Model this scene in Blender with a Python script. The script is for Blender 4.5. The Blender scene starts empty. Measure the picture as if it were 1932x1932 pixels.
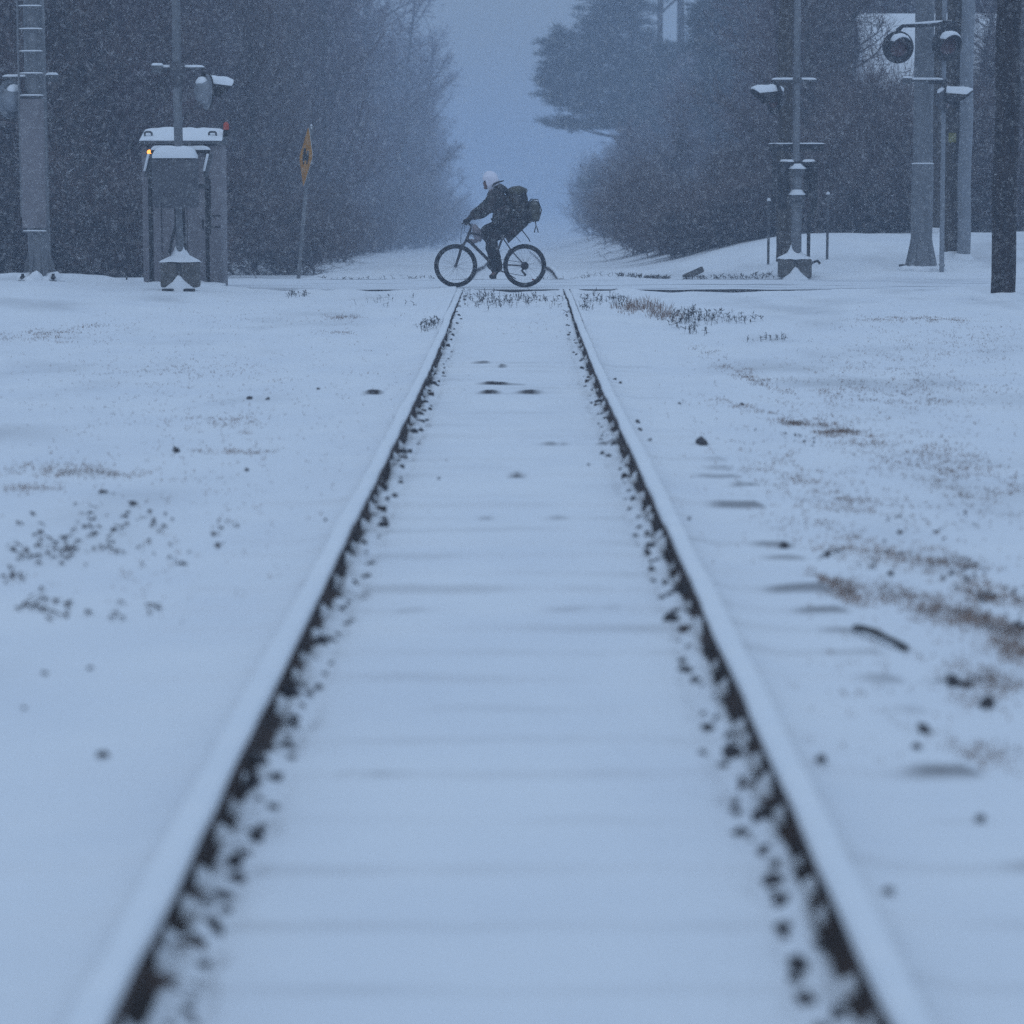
import bpy, bmesh, math, random
import numpy as np
from mathutils import Vector, Matrix

random.seed(7)
RNG = np.random.default_rng(11)
scene = bpy.context.scene
COL = scene.collection
R = math.radians

# ------------------------------------------------------------------ camera
FU = 5031.0                 # focal length in units of a 1932 pixel wide picture
CAM_H = 1.505
PITCH = math.atan(594.0 / FU)
CAM_X = 0.028
cam_d = bpy.data.cameras.new('camera')
cam = bpy.data.objects.new('camera', cam_d)
COL.objects.link(cam)
cam_d.sensor_width = 36.0
cam_d.lens = 36.0 * FU / 1932.0
cam_d.clip_start = 0.1
cam_d.clip_end = 3000
cam.location = (CAM_X, 0, CAM_H)
cam.rotation_euler = (math.pi / 2 - PITCH, 0, 0.0012)
cam_d.dof.use_dof = True
cam_d.dof.focus_distance = 38.0
cam_d.dof.aperture_fstop = 2.3
scene.camera = cam

# ------------------------------------------------------------------ overcast dusk sky
world = bpy.data.worlds.new('World')
scene.world = world
world.use_nodes = True
nt = world.node_tree
nt.nodes.clear()
out = nt.nodes.new('ShaderNodeOutputWorld')
bg = nt.nodes.new('ShaderNodeBackground')
bg.inputs['Strength'].default_value = 0.1
sky = nt.nodes.new('ShaderNodeTexSky')
sky.sky_type = 'NISHITA'
sky.sun_disc = False
sky.sun_elevation = R(35)
sky.sun_rotation = R(200)
tc = nt.nodes.new('ShaderNodeTexCoord')
sep = nt.nodes.new('ShaderNodeSeparateXYZ')
nt.links.new(tc.outputs['Generated'], sep.inputs[0])
mr = nt.nodes.new('ShaderNodeMapRange')       # standard overcast sky: zenith three times the horizon
mr.inputs['From Min'].default_value = 0
mr.inputs['From Max'].default_value = 1
mr.inputs['To Min'].default_value = 0.333
mr.inputs['To Max'].default_value = 1.0
nt.links.new(sep.outputs['Z'], mr.inputs['Value'])
oc = nt.nodes.new('ShaderNodeVectorMath')
oc.operation = 'SCALE'
oc.inputs[0].default_value = (5.55, 7.5, 10.2)
nt.links.new(mr.outputs[0], oc.inputs['Scale'])
mixw = nt.nodes.new('ShaderNodeMix')
mixw.data_type = 'RGBA'
mixw.inputs['Factor'].default_value = 0.94
nt.links.new(sky.outputs[0], mixw.inputs['A'])
nt.links.new(oc.outputs[0], mixw.inputs['B'])
nt.links.new(mixw.outputs['Result'], bg.inputs['Color'])
nt.links.new(bg.outputs[0], out.inputs['Surface'])

sun_d = bpy.data.lights.new('sun', 'SUN')
sun_d.energy = 0.12
sun_d.angle = R(70)
sun_d.color = (0.9, 0.94, 1.0)
sun = bpy.data.objects.new('sun', sun_d)
COL.objects.link(sun)
sun.rotation_euler = (R(35), 0, R(-20))

vs = scene.view_settings
vs.view_transform = 'Standard'
vs.look = 'None'
vs.exposure = 0.0
vs.gamma = 1.0
vs.use_curve_mapping = False
scene.render.engine = 'CYCLES'
cy = scene.cycles
cy.max_bounces = 4
cy.diffuse_bounces = 2
cy.glossy_bounces = 2
cy.transmission_bounces = 2
cy.volume_bounces = 1
cy.transparent_max_bounces = 8
cy.use_denoising = False      # the photograph is grainy too

# ------------------------------------------------------------------ helpers
def depth(Y, Z=0.2):
    return Y * math.cos(PITCH) - (Z - CAM_H) * math.sin(PITCH)

def X_at(u, Y, Z=0.2):
    return (u - 972.0) * depth(Y, Z) / FU + CAM_X

def Z_at(v, Y):
    t = (966.0 - v) / FU            # (Y sp + z cp) / (Y cp - z sp) = t
    c, s = math.cos(PITCH), math.sin(PITCH)
    return CAM_H + Y * (t * c - s) / (c + t * s)

def smooth(t):
    t = np.clip(t, 0, 1)
    return t * t * (3 - 2 * t)

_lat = np.random.default_rng(5).random((256, 256))
def vnoise(x, y):
    x = np.asarray(x, float); y = np.asarray(y, float)
    xi = np.floor(x).astype(int); yi = np.floor(y).astype(int)
    fx = x - xi; fy = y - yi
    fx = fx * fx * (3 - 2 * fx); fy = fy * fy * (3 - 2 * fy)
    a = _lat[xi & 255, yi & 255]; b = _lat[(xi + 1) & 255, yi & 255]
    c = _lat[xi & 255, (yi + 1) & 255]; d = _lat[(xi + 1) & 255, (yi + 1) & 255]
    return (a * (1 - fx) + b * fx) * (1 - fy) + (c * (1 - fx) + d * fx) * fy - 0.5

def fbm(x, y, n=3):
    s = 0; a = 1.0
    for i in range(n):
        s = s + a * vnoise(x * 2 ** i + 17.3 * i, y * 2 ** i + 5.1 * i)
        a *= 0.5
    return s

def mesh_np(name, V, F, smooth_shade=False):
    V = np.asarray(V, np.float32); F = np.asarray(F, np.int32)
    m = bpy.data.meshes.new(name)
    m.vertices.add(len(V)); m.vertices.foreach_set('co', V.ravel())
    k = F.shape[1]
    m.loops.add(F.size); m.loops.foreach_set('vertex_index', F.ravel())
    m.polygons.add(len(F))
    m.polygons.foreach_set('loop_start', np.arange(0, F.size, k, dtype=np.int32))
    if smooth_shade:
        m.polygons.foreach_set('use_smooth', np.ones(len(F), bool))
    m.update(calc_edges=True)
    return m

def link(o, parent=None):
    COL.objects.link(o)
    if parent is not None:
        o.parent = parent
    return o

def obj_from(name, me, material, parent=None, loc=None):
    if material is not None and not me.materials:
        me.materials.append(material)
    o = bpy.data.objects.new(name, me)
    if loc is not None:
        o.location = loc
    return link(o, parent)

def fin(name, bm, material, parent=None, smooth_shade=True, loc=None):
    bmesh.ops.recalc_face_normals(bm, faces=bm.faces)
    me = bpy.data.meshes.new(name)
    for f in bm.faces:
        f.smooth = smooth_shade
    bm.to_mesh(me); bm.free()
    if smooth_shade:
        try:
            me.set_sharp_from_angle(angle=R(38))
        except Exception:
            pass
    return obj_from(name, me, material, parent, loc)

def thing(name, label, cat, loc=(0, 0, 0), rz=0.0, group=None):
    o = bpy.data.objects.new(name, None)
    o.empty_display_size = 0.2
    o.location = loc; o.rotation_euler = (0, 0, rz)
    o['label'] = label; o['category'] = cat
    if group: o['group'] = group
    return link(o)

def tag(o, label=None, cat=None, group=None, kind=None):
    if label: o['label'] = label
    if cat: o['category'] = cat
    if group: o['group'] = group
    if kind: o['kind'] = kind
    return o

def B():
    return bmesh.new()

def box(bm, c, s, rot=None, bevel=0.0, seg=2):
    r = bmesh.ops.create_cube(bm, size=1.0)
    vs_ = r['verts']
    M = Matrix.Diagonal((s[0], s[1], s[2], 1))
    bmesh.ops.transform(bm, matrix=M, verts=vs_)
    if bevel > 0:
        es = list({e for v in vs_ for e in v.link_edges})
        rb = bmesh.ops.bevel(bm, geom=es, offset=bevel, segments=seg, affect='EDGES', profile=0.5)
        vs_ = list({v for f in rb['faces'] for v in f.verts} | {v for v in vs_ if v.is_valid})
    T = Matrix.Translation(c)
    if rot is not None:
        T = T @ rot.to_4x4()
    bmesh.ops.transform(bm, matrix=T, verts=vs_)
    return vs_

def tube(bm, pts, rad, seg=8, cap=True):
    pts = [Vector(p) for p in pts]
    if not hasattr(rad, '__len__'):
        rad = [rad] * len(pts)
    rings = []
    prev_n = None
    for i, p in enumerate(pts):
        if i == 0: d = pts[1] - pts[0]
        elif i == len(pts) - 1: d = pts[-1] - pts[-2]
        else: d = (pts[i + 1] - pts[i]).normalized() + (pts[i] - pts[i - 1]).normalized()
        d.normalize()
        if prev_n is None:
            n = d.orthogonal().normalized()
        else:
            n = prev_n - d * prev_n.dot(d)
            n = n.normalized() if n.length > 1e-6 else d.orthogonal().normalized()
        prev_n = n
        b = d.cross(n)
        rings.append([bm.verts.new(p + (n * math.cos(a) + b * math.sin(a)) * rad[i])
                      for a in [2 * math.pi * k / seg for k in range(seg)]])
    for i in range(len(rings) - 1):
        for k in range(seg):
            bm.faces.new((rings[i][k], rings[i][(k + 1) % seg], rings[i + 1][(k + 1) % seg], rings[i + 1][k]))
    if cap:
        bm.faces.new(rings[0][::-1]); bm.faces.new(rings[-1])
    return rings

def lathe(bm, prof, axis_o, axis_d, seg=24):
    """prof: list of (distance along the axis, radius)"""
    d = Vector(axis_d).normalized(); o = Vector(axis_o)
    n = d.orthogonal().normalized(); b = d.cross(n)
    rings = []
    for (t, r) in prof:
        if r < 1e-5:
            rings.append([bm.verts.new(o + d * t)])
        else:
            rings.append([bm.verts.new(o + d * t + (n * math.cos(2 * math.pi * k / seg) + b * math.sin(2 * math.pi * k / seg)) * r) for k in range(seg)])
    for i in range(len(rings) - 1):
        A, C = rings[i], rings[i + 1]
        for k in range(seg):
            k2 = (k + 1) % seg
            if len(A) == 1 and len(C) == 1: continue
            if len(A) == 1: bm.faces.new((A[0], C[k2], C[k]))
            elif len(C) == 1: bm.faces.new((A[k], A[k2], C[0]))
            else: bm.faces.new((A[k], A[k2], C[k2], C[k]))

def blob(bm, c, s, sub=2, amp=0.12, seed=0, rot=None):
    r = bmesh.ops.create_icosphere(bm, subdivisions=sub, radius=1.0)
    rr = random.Random(seed)
    off = rr.random() * 50
    for v in r['verts']:
        k = 1 + amp * 2 * float(fbm(v.co.x * 1.7 + off, v.co.y * 1.7 + v.co.z * 1.3 + off))
        v.co = Vector((v.co.x * s[0], v.co.y * s[1], v.co.z * s[2])) * k
    T = Matrix.Translation(c)
    if rot is not None: T = T @ rot.to_4x4()
    bmesh.ops.transform(bm, matrix=T, verts=r['verts'])
    return r['verts']

def extrude_poly(bm, pts2, y0, y1):
    """pts2 in the x-z plane, extruded from y0 to y1"""
    a = [bm.verts.new((x, y0, z)) for x, z in pts2]
    b = [bm.verts.new((x, y1, z)) for x, z in pts2]
    n = len(a)
    bm.faces.new(a[::-1]); bm.faces.new(b)
    for i in range(n):
        bm.faces.new((a[i], a[(i + 1) % n], b[(i + 1) % n], b[i]))

def snow_slab(bm, cx, cy, z, sx, sy, h, seed=0, nx=14, ny=6, edge=0.8):
    """a rounded cushion of snow lying on a flat top"""
    rr = random.Random(seed); o = rr.random() * 40
    top, bot = {}, {}
    for i in range(nx + 1):
        for j in range(ny + 1):
            a = i / nx * 2 - 1; b = j / ny * 2 - 1
            e = (1 - abs(a) ** 6) * (1 - abs(b) ** 4)
            wob = 1 + 0.25 * float(vnoise(a * 3 + o, b * 3 + o))
            hh = h * (0.25 + 0.75 * e ** 0.5) * wob
            x = cx + a * sx / 2 * (1 + 0.03 * float(vnoise(b * 4 + o, a + o)))
            y = cy + b * sy / 2 * (1 + 0.10 * float(vnoise(a * 6 + o, b + 2)))
            top[i, j] = bm.verts.new((x, y, z + hh))
            bot[i, j] = bm.verts.new((x, y, z - 0.004))
    for i in range(nx):
        for j in range(ny):
            bm.faces.new((top[i, j], top[i + 1, j], top[i + 1, j + 1], top[i, j + 1]))
            bm.faces.new((bot[i, j], bot[i, j + 1], bot[i + 1, j + 1], bot[i + 1, j]))
    for i in range(nx):
        bm.faces.new((top[i, 0], bot[i, 0], bot[i + 1, 0], top[i + 1, 0]))
        bm.faces.new((top[i, ny], top[i + 1, ny], bot[i + 1, ny], bot[i, ny]))
    for j in range(ny):
        bm.faces.new((top[0, j], top[0, j + 1], bot[0, j + 1], bot[0, j]))
        bm.faces.new((top[nx, j], bot[nx, j], bot[nx, j + 1], top[nx, j + 1]))

# ------------------------------------------------------------------ materials
def material(name, col, rough=0.8, col2=None, scale=8.0, stretch=(1, 1, 1), detail=4, lo=0.35, hi=0.65,
             metal=0.0, bump=0.0, bump_scale=None, spec=0.3, emit=None, emit_s=0.0, coord='Object'):
    m = bpy.data.materials.new(name)
    m.use_nodes = True
    t = m.node_tree
    p = t.nodes['Principled BSDF']
    p.inputs['Base Color'].default_value = (*col, 1)
    p.inputs['Roughness'].default_value = rough
    p.inputs['Metallic'].default_value = metal
    p.inputs['Specular IOR Level'].default_value = spec
    if emit:
        p.inputs['Emission Color'].default_value = (*emit, 1)
        p.inputs['Emission Strength'].default_value = emit_s
    if col2 or bump:
        co = t.nodes.new('ShaderNodeTexCoord')
        mp = t.nodes.new('ShaderNodeMapping')
        mp.inputs['Scale'].default_value = stretch
        t.links.new(co.outputs[coord], mp.inputs[0])
    if col2:
        n = t.nodes.new('ShaderNodeTexNoise')
        n.inputs['Scale'].default_value = scale
        n.inputs['Detail'].default_value = detail
        t.links.new(mp.outputs[0], n.inputs['Vector'])
        r = t.nodes.new('ShaderNodeMapRange')
        r.inputs['From Min'].default_value = lo
        r.inputs['From Max'].default_value = hi
        t.links.new(n.outputs['Fac'], r.inputs['Value'])
        mx = t.nodes.new('ShaderNodeMix'); mx.data_type = 'RGBA'
        mx.inputs['A'].default_value = (*col, 1); mx.inputs['B'].default_value = (*col2, 1)
        t.links.new(r.outputs[0], mx.inputs['Factor'])
        t.links.new(mx.outputs['Result'], p.inputs['Base Color'])
    if bump:
        nb = t.nodes.new('ShaderNodeTexNoise')
        nb.inputs['Scale'].default_value = bump_scale or scale * 3
        nb.inputs['Detail'].default_value = 5
        t.links.new(mp.outputs[0], nb.inputs['Vector'])
        bp = t.nodes.new('ShaderNodeBump')
        bp.inputs['Strength'].default_value = bump
        bp.inputs['Distance'].default_value = 0.02
        t.links.new(nb.outputs['Fac'], bp.inputs['Height'])
        t.links.new(bp.outputs[0], p.inputs['Normal'])
    return m

M = {}
M['snow'] = material('snow', (0.84, 0.85, 0.87), 0.75, (0.80, 0.82, 0.85), 6, bump=0.25, bump_scale=40, spec=0.2)
M['ground'] = material('snow_ground', (0.84, 0.85, 0.87), 0.8, (0.77, 0.79, 0.83), 1.3, stretch=(1, 0.6, 1), bump=0.7, bump_scale=26, spec=0.15, lo=0.3, hi=0.75)
def _thin_snow_and_shade(m):
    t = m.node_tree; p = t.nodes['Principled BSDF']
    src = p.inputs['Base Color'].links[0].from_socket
    a = t.nodes.new('ShaderNodeAttribute'); a.attribute_name = 'thin'  # carries thin snow and the shade lines painted along the sleepers
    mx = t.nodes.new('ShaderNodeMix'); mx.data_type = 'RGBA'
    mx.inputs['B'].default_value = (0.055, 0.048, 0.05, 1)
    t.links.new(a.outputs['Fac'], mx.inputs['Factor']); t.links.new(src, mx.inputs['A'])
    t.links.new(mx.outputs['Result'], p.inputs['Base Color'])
_thin_snow_and_shade(M['ground'])
M['road'] = material('road_snow', (0.78, 0.80, 0.84), 0.6, (0.20, 0.21, 0.23), 1.6, stretch=(0.25, 2.2, 1), lo=0.58, hi=0.70, bump=0.3, bump_scale=20)
M['asphalt'] = material('asphalt', (0.035, 0.035, 0.04), 0.7, (0.08, 0.08, 0.085), 30, bump=0.4, bump_scale=80)
M['rail'] = material('rusty_rail', (0.035, 0.024, 0.020), 0.75, (0.075, 0.045, 0.033), 9, stretch=(1, 0.4, 1), bump=0.3, bump_scale=60)
M['tie'] = material('tie_wood', (0.030, 0.026, 0.026), 0.9, (0.06, 0.05, 0.045), 5, stretch=(0.3, 3, 3), bump=0.5, bump_scale=30)
M['stone'] = material('stone', (0.045, 0.042, 0.048), 0.9, (0.10, 0.09, 0.09), 15, bump=0.4)
M['galv'] = material('galvanised_steel', (0.14, 0.145, 0.155), 0.6, (0.19, 0.195, 0.205), 5, stretch=(1, 1, 0.4), metal=0.25, bump=0.08, bump_scale=30)
M['galvd'] = material('dull_steel', (0.075, 0.077, 0.082), 0.6, (0.11, 0.112, 0.118), 4, metal=0.2, bump=0.1, bump_scale=25)
M['pale'] = material('pale_steel', (0.24, 0.255, 0.28), 0.6, (0.19, 0.20, 0.215), 5, stretch=(1, 1, 0.4), metal=0.1)
M['paint'] = material('grey_paint', (0.20, 0.185, 0.195), 0.6, (0.15, 0.14, 0.148), 2.5, stretch=(1, 1, 0.3), bump=0.05, bump_scale=12)
M['boxpaint'] = material('dark_grey_paint', (0.062, 0.062, 0.070), 0.6, (0.09, 0.09, 0.098), 4, bump=0.08, bump_scale=14)
M['dark'] = material('black_metal', (0.010, 0.010, 0.011), 0.6, (0.022, 0.020, 0.020), 9)
M['darkbase'] = material('weathered_iron', (0.075, 0.072, 0.065), 0.8, (0.12, 0.11, 0.10), 6, bump=0.2)
M['pole'] = material('dark_pole_wood', (0.009, 0.006, 0.006), 0.9, (0.032, 0.021, 0.018), 6, stretch=(3, 3, 0.35), bump=0.6, bump_scale=14)
M['pole2'] = material('brown_pole_wood', (0.036, 0.028, 0.022), 0.9, (0.065, 0.052, 0.040), 6, stretch=(3, 3, 0.3), bump=0.5, bump_scale=14)
M['lens'] = material('red_lens', (0.055, 0.008, 0.008), 0.25, spec=0.5)
M['amber'] = material('amber_lamp', (0.8, 0.3, 0.05), 0.3, emit=(1.0, 0.36, 0.05), emit_s=2.2)
M['redlamp'] = material('red_lamp_glass', (0.50, 0.06, 0.02), 0.3)
M['yellow'] = material('sign_yellow', (0.56, 0.25, 0.02), 0.5, (0.46, 0.20, 0.02), 5)
M['black'] = material('sign_black', (0.02, 0.022, 0.02), 0.6)
M['alu'] = material('sign_back', (0.45, 0.46, 0.48), 0.5, metal=0.2)
M['tag'] = material('yellow_tag', (0.22, 0.20, 0.03), 0.6)
M['tyre'] = material('tyre_rubber', (0.010, 0.010, 0.011), 0.8, (0.022, 0.022, 0.024), 20)
M['frame'] = material('bike_frame_paint', (0.022, 0.018, 0.025), 0.35, spec=0.5)
M['bikemetal'] = material('bike_steel', (0.18, 0.18, 0.20), 0.4, metal=0.7)
M['refl'] = material('red_reflector', (0.16, 0.02, 0.03), 0.3)
M['skin'] = material('skin', (0.22, 0.13, 0.11), 0.6, (0.19, 0.11, 0.09), 12)
M['jacket'] = material('mottled_jacket', (0.012, 0.014, 0.012), 0.9, (0.036, 0.026, 0.024), 11, lo=0.42, hi=0.58, bump=0.5, bump_scale=9)
M['trouser'] = material('dark_trousers', (0.010, 0.012, 0.012), 0.9, (0.026, 0.020, 0.020), 9, lo=0.42, hi=0.58, bump=0.5, bump_scale=9)
M['pack'] = material('backpack_fabric', (0.040, 0.031, 0.022), 0.9, (0.014, 0.013, 0.014), 8, lo=0.4, hi=0.6, bump=0.5, bump_scale=9)
M['packlight'] = material('olive_bag_fabric', (0.085, 0.08, 0.055), 0.9, (0.05, 0.045, 0.035), 7, bump=0.3)
M['strap'] = material('black_strap', (0.015, 0.015, 0.018), 0.8)
M['glove'] = material('black_glove', (0.018, 0.018, 0.020), 0.85)
M['hood'] = material('white_hood', (0.80, 0.78, 0.86), 0.85, (0.70, 0.69, 0.78), 7, bump=0.3, bump_scale=12)
M['palebag'] = material('pale_bag', (0.42, 0.39, 0.43), 0.7, (0.32, 0.27, 0.28), 7, bump=0.3)
M['shoe'] = material('shoe', (0.02, 0.02, 0.023), 0.7)
M['wall'] = material('pale_wall', (0.70, 0.72, 0.76), 0.8, (0.62, 0.64, 0.68), 1.2)
M['glass'] = material('window_glass', (0.03, 0.035, 0.05), 0.1, spec=0.6)
M['grass'] = material('dry_grass', (0.30, 0.19, 0.135), 0.95, (0.19, 0.13, 0.10), 3)
M['weed'] = material('dead_weed', (0.030, 0.028, 0.030), 0.95, (0.055, 0.045, 0.04), 4)
M['leaf'] = material('dead_leaf', (0.05, 0.042, 0.045), 0.95, (0.09, 0.07, 0.065), 12)
M['flake'] = material('snowflake', (0.9, 0.9, 0.9), 0.9)
M['bark'] = material('bark', (0.055, 0.048, 0.045), 0.95, (0.09, 0.08, 0.075), 7, stretch=(2, 2, 0.4), bump=0.4)
M['twig'] = material('snow_dusted_twigs', (0.125, 0.080, 0.086), 0.95, (0.66, 0.65, 0.67), 5.0, detail=6, lo=0.56, hi=0.68)
M['twigb'] = material('brown_thicket_twigs', (0.115, 0.078, 0.070), 0.95, (0.62, 0.61, 0.63), 5.5, detail=6, lo=0.57, hi=0.69)
M['needle'] = material('pine_needles', (0.030, 0.045, 0.034), 0.95, (0.45, 0.46, 0.48), 2.2, detail=6, lo=0.60, hi=0.78)

# ------------------------------------------------------------------ terrain
ROAD_Y0, ROAD_Y1 = 38.0, 42.8
def hump(Y):
    Y = np.asarray(Y, float)
    return 0.20 * smooth((Y - 22) / 16.5) - 0.24 * smooth((Y - 43) / 24)

def rail_level(Y):
    return hump(Y) - drop(Y)

def drop(Y):
    d = np.clip(np.asarray(Y, float) - 52, 0, 250)
    return 0.016 * d * d / (d + 16)

def land(X, Y):
    """the lie of the land without the small relief of the snow"""
    X = np.asarray(X, float); Y = np.asarray(Y, float)
    z = hump(Y) - 0.125 + 0.085 * smooth((Y - 24) / 11)
    z = z + (0.16 * smooth((-X - 2.2) / 4.4) + 0.09 * smooth((-X - 5.2) / 1.3)) * smooth((Y - 27) / 8.5) * (1 - smooth((Y - 39.5) / 4))
    z = z - 0.20 * smooth((-X - 3.0) / 1.6) * smooth((Y - 42.5) / 4)
    z = z + 0.04 * smooth((X - 3) / 4) * smooth((Y - 27) / 8.5)
    z = z - 0.10 * smooth((X - 1.5) / 2.2) * smooth((24 - Y) / 10)
    k = smooth((X - 2.0) / 3.9)
    z = z + 0.70 * k * np.clip((Y - 43.3) / 7.5, 0, 1) ** 0.85
    z = z - drop(Y)
    z = z + 0.10 * smooth((X - 1.9) / 2.0) * smooth((Y - 62) / 25)
    z = z + 0.12 * smooth((-X - 2.6) / 2.5) * smooth((Y - 50) / 25)
    return z

def _sm(t):
    t = 0.0 if t < 0 else (1.0 if t > 1 else t)
    return t * t * (3 - 2 * t)

def ground_z(X, Y):
    """land() for one point, without arrays"""
    z = 0.20 * _sm((Y - 22) / 16.5) - 0.24 * _sm((Y - 43) / 24) - 0.125 + 0.085 * _sm((Y - 24) / 11)
    b = _sm((Y - 27) / 8.5)
    z += (0.16 * _sm((-X - 2.2) / 4.4) + 0.09 * _sm((-X - 5.2) / 1.3)) * b * (1 - _sm((Y - 39.5) / 4)) - 0.20 * _sm((-X - 3.0) / 1.6) * _sm((Y - 42.5) / 4) + 0.04 * _sm((X - 3) / 4) * b
    z -= 0.10 * _sm((X - 1.5) / 2.2) * _sm((24 - Y) / 10)
    z += 0.70 * _sm((X - 2.0) / 3.9) * min(1.0, max(0.0, (Y - 43.3) / 7.5)) ** 0.85
    d = min(250.0, max(0.0, Y - 52))
    z += -0.016 * d * d / (d + 16) + 0.10 * _sm((X - 1.9) / 2.0) * _sm((Y - 62) / 25) + 0.12 * _sm((-X - 2.6) / 2.5) * _sm((Y - 50) / 25)
    return z

def ground_hit(u, v):
    Y = 10.0
    lo, hi = 2.0, 140.0
    for _ in range(26):
        Y = 0.5 * (lo + hi)
        X = X_at(u, Y, -0.1)
        if Z_at(v, Y) > ground_z(X, Y): lo = Y
        else: hi = Y
    return X, Y

GAUGE = 0.7175
RAIL_C = GAUGE + 0.037
RAIL_H = 0.150
TIE = 0.51
TIE_Y0 = 3.43

# spots where the snow has sunk away from a sleeper and its dark edge shows: (u, v, half width in u)
SLITS = [(945, 725, 42), (925, 738, 20), (995, 738, 26), (908, 681, 16), (948, 690, 8), (706, 742, 16), (975, 894, 13),
         (922, 973, 12), (1052, 973, 24), (905, 1357, 270), (700, 1418, 80), (1085, 1416, 110), (1548, 1178, 40),
         (1580, 1229, 32), (1640, 1275, 26), (1730, 1466, 50), (1793, 1511, 28), (1800, 1550, 50), (1150, 832, 35), (1040, 838, 30),
         (1290, 1395, 26), (1395, 906, 26), (1100, 1110, 60), (1780, 1296, 46), (760, 1145, 60), (1100, 1148, 70)]

def track_tie_y(k):
    r = random.Random(k * 13 + 1)
    return TIE_Y0 + k * TIE + (r.random() - 0.5) * 0.06

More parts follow.
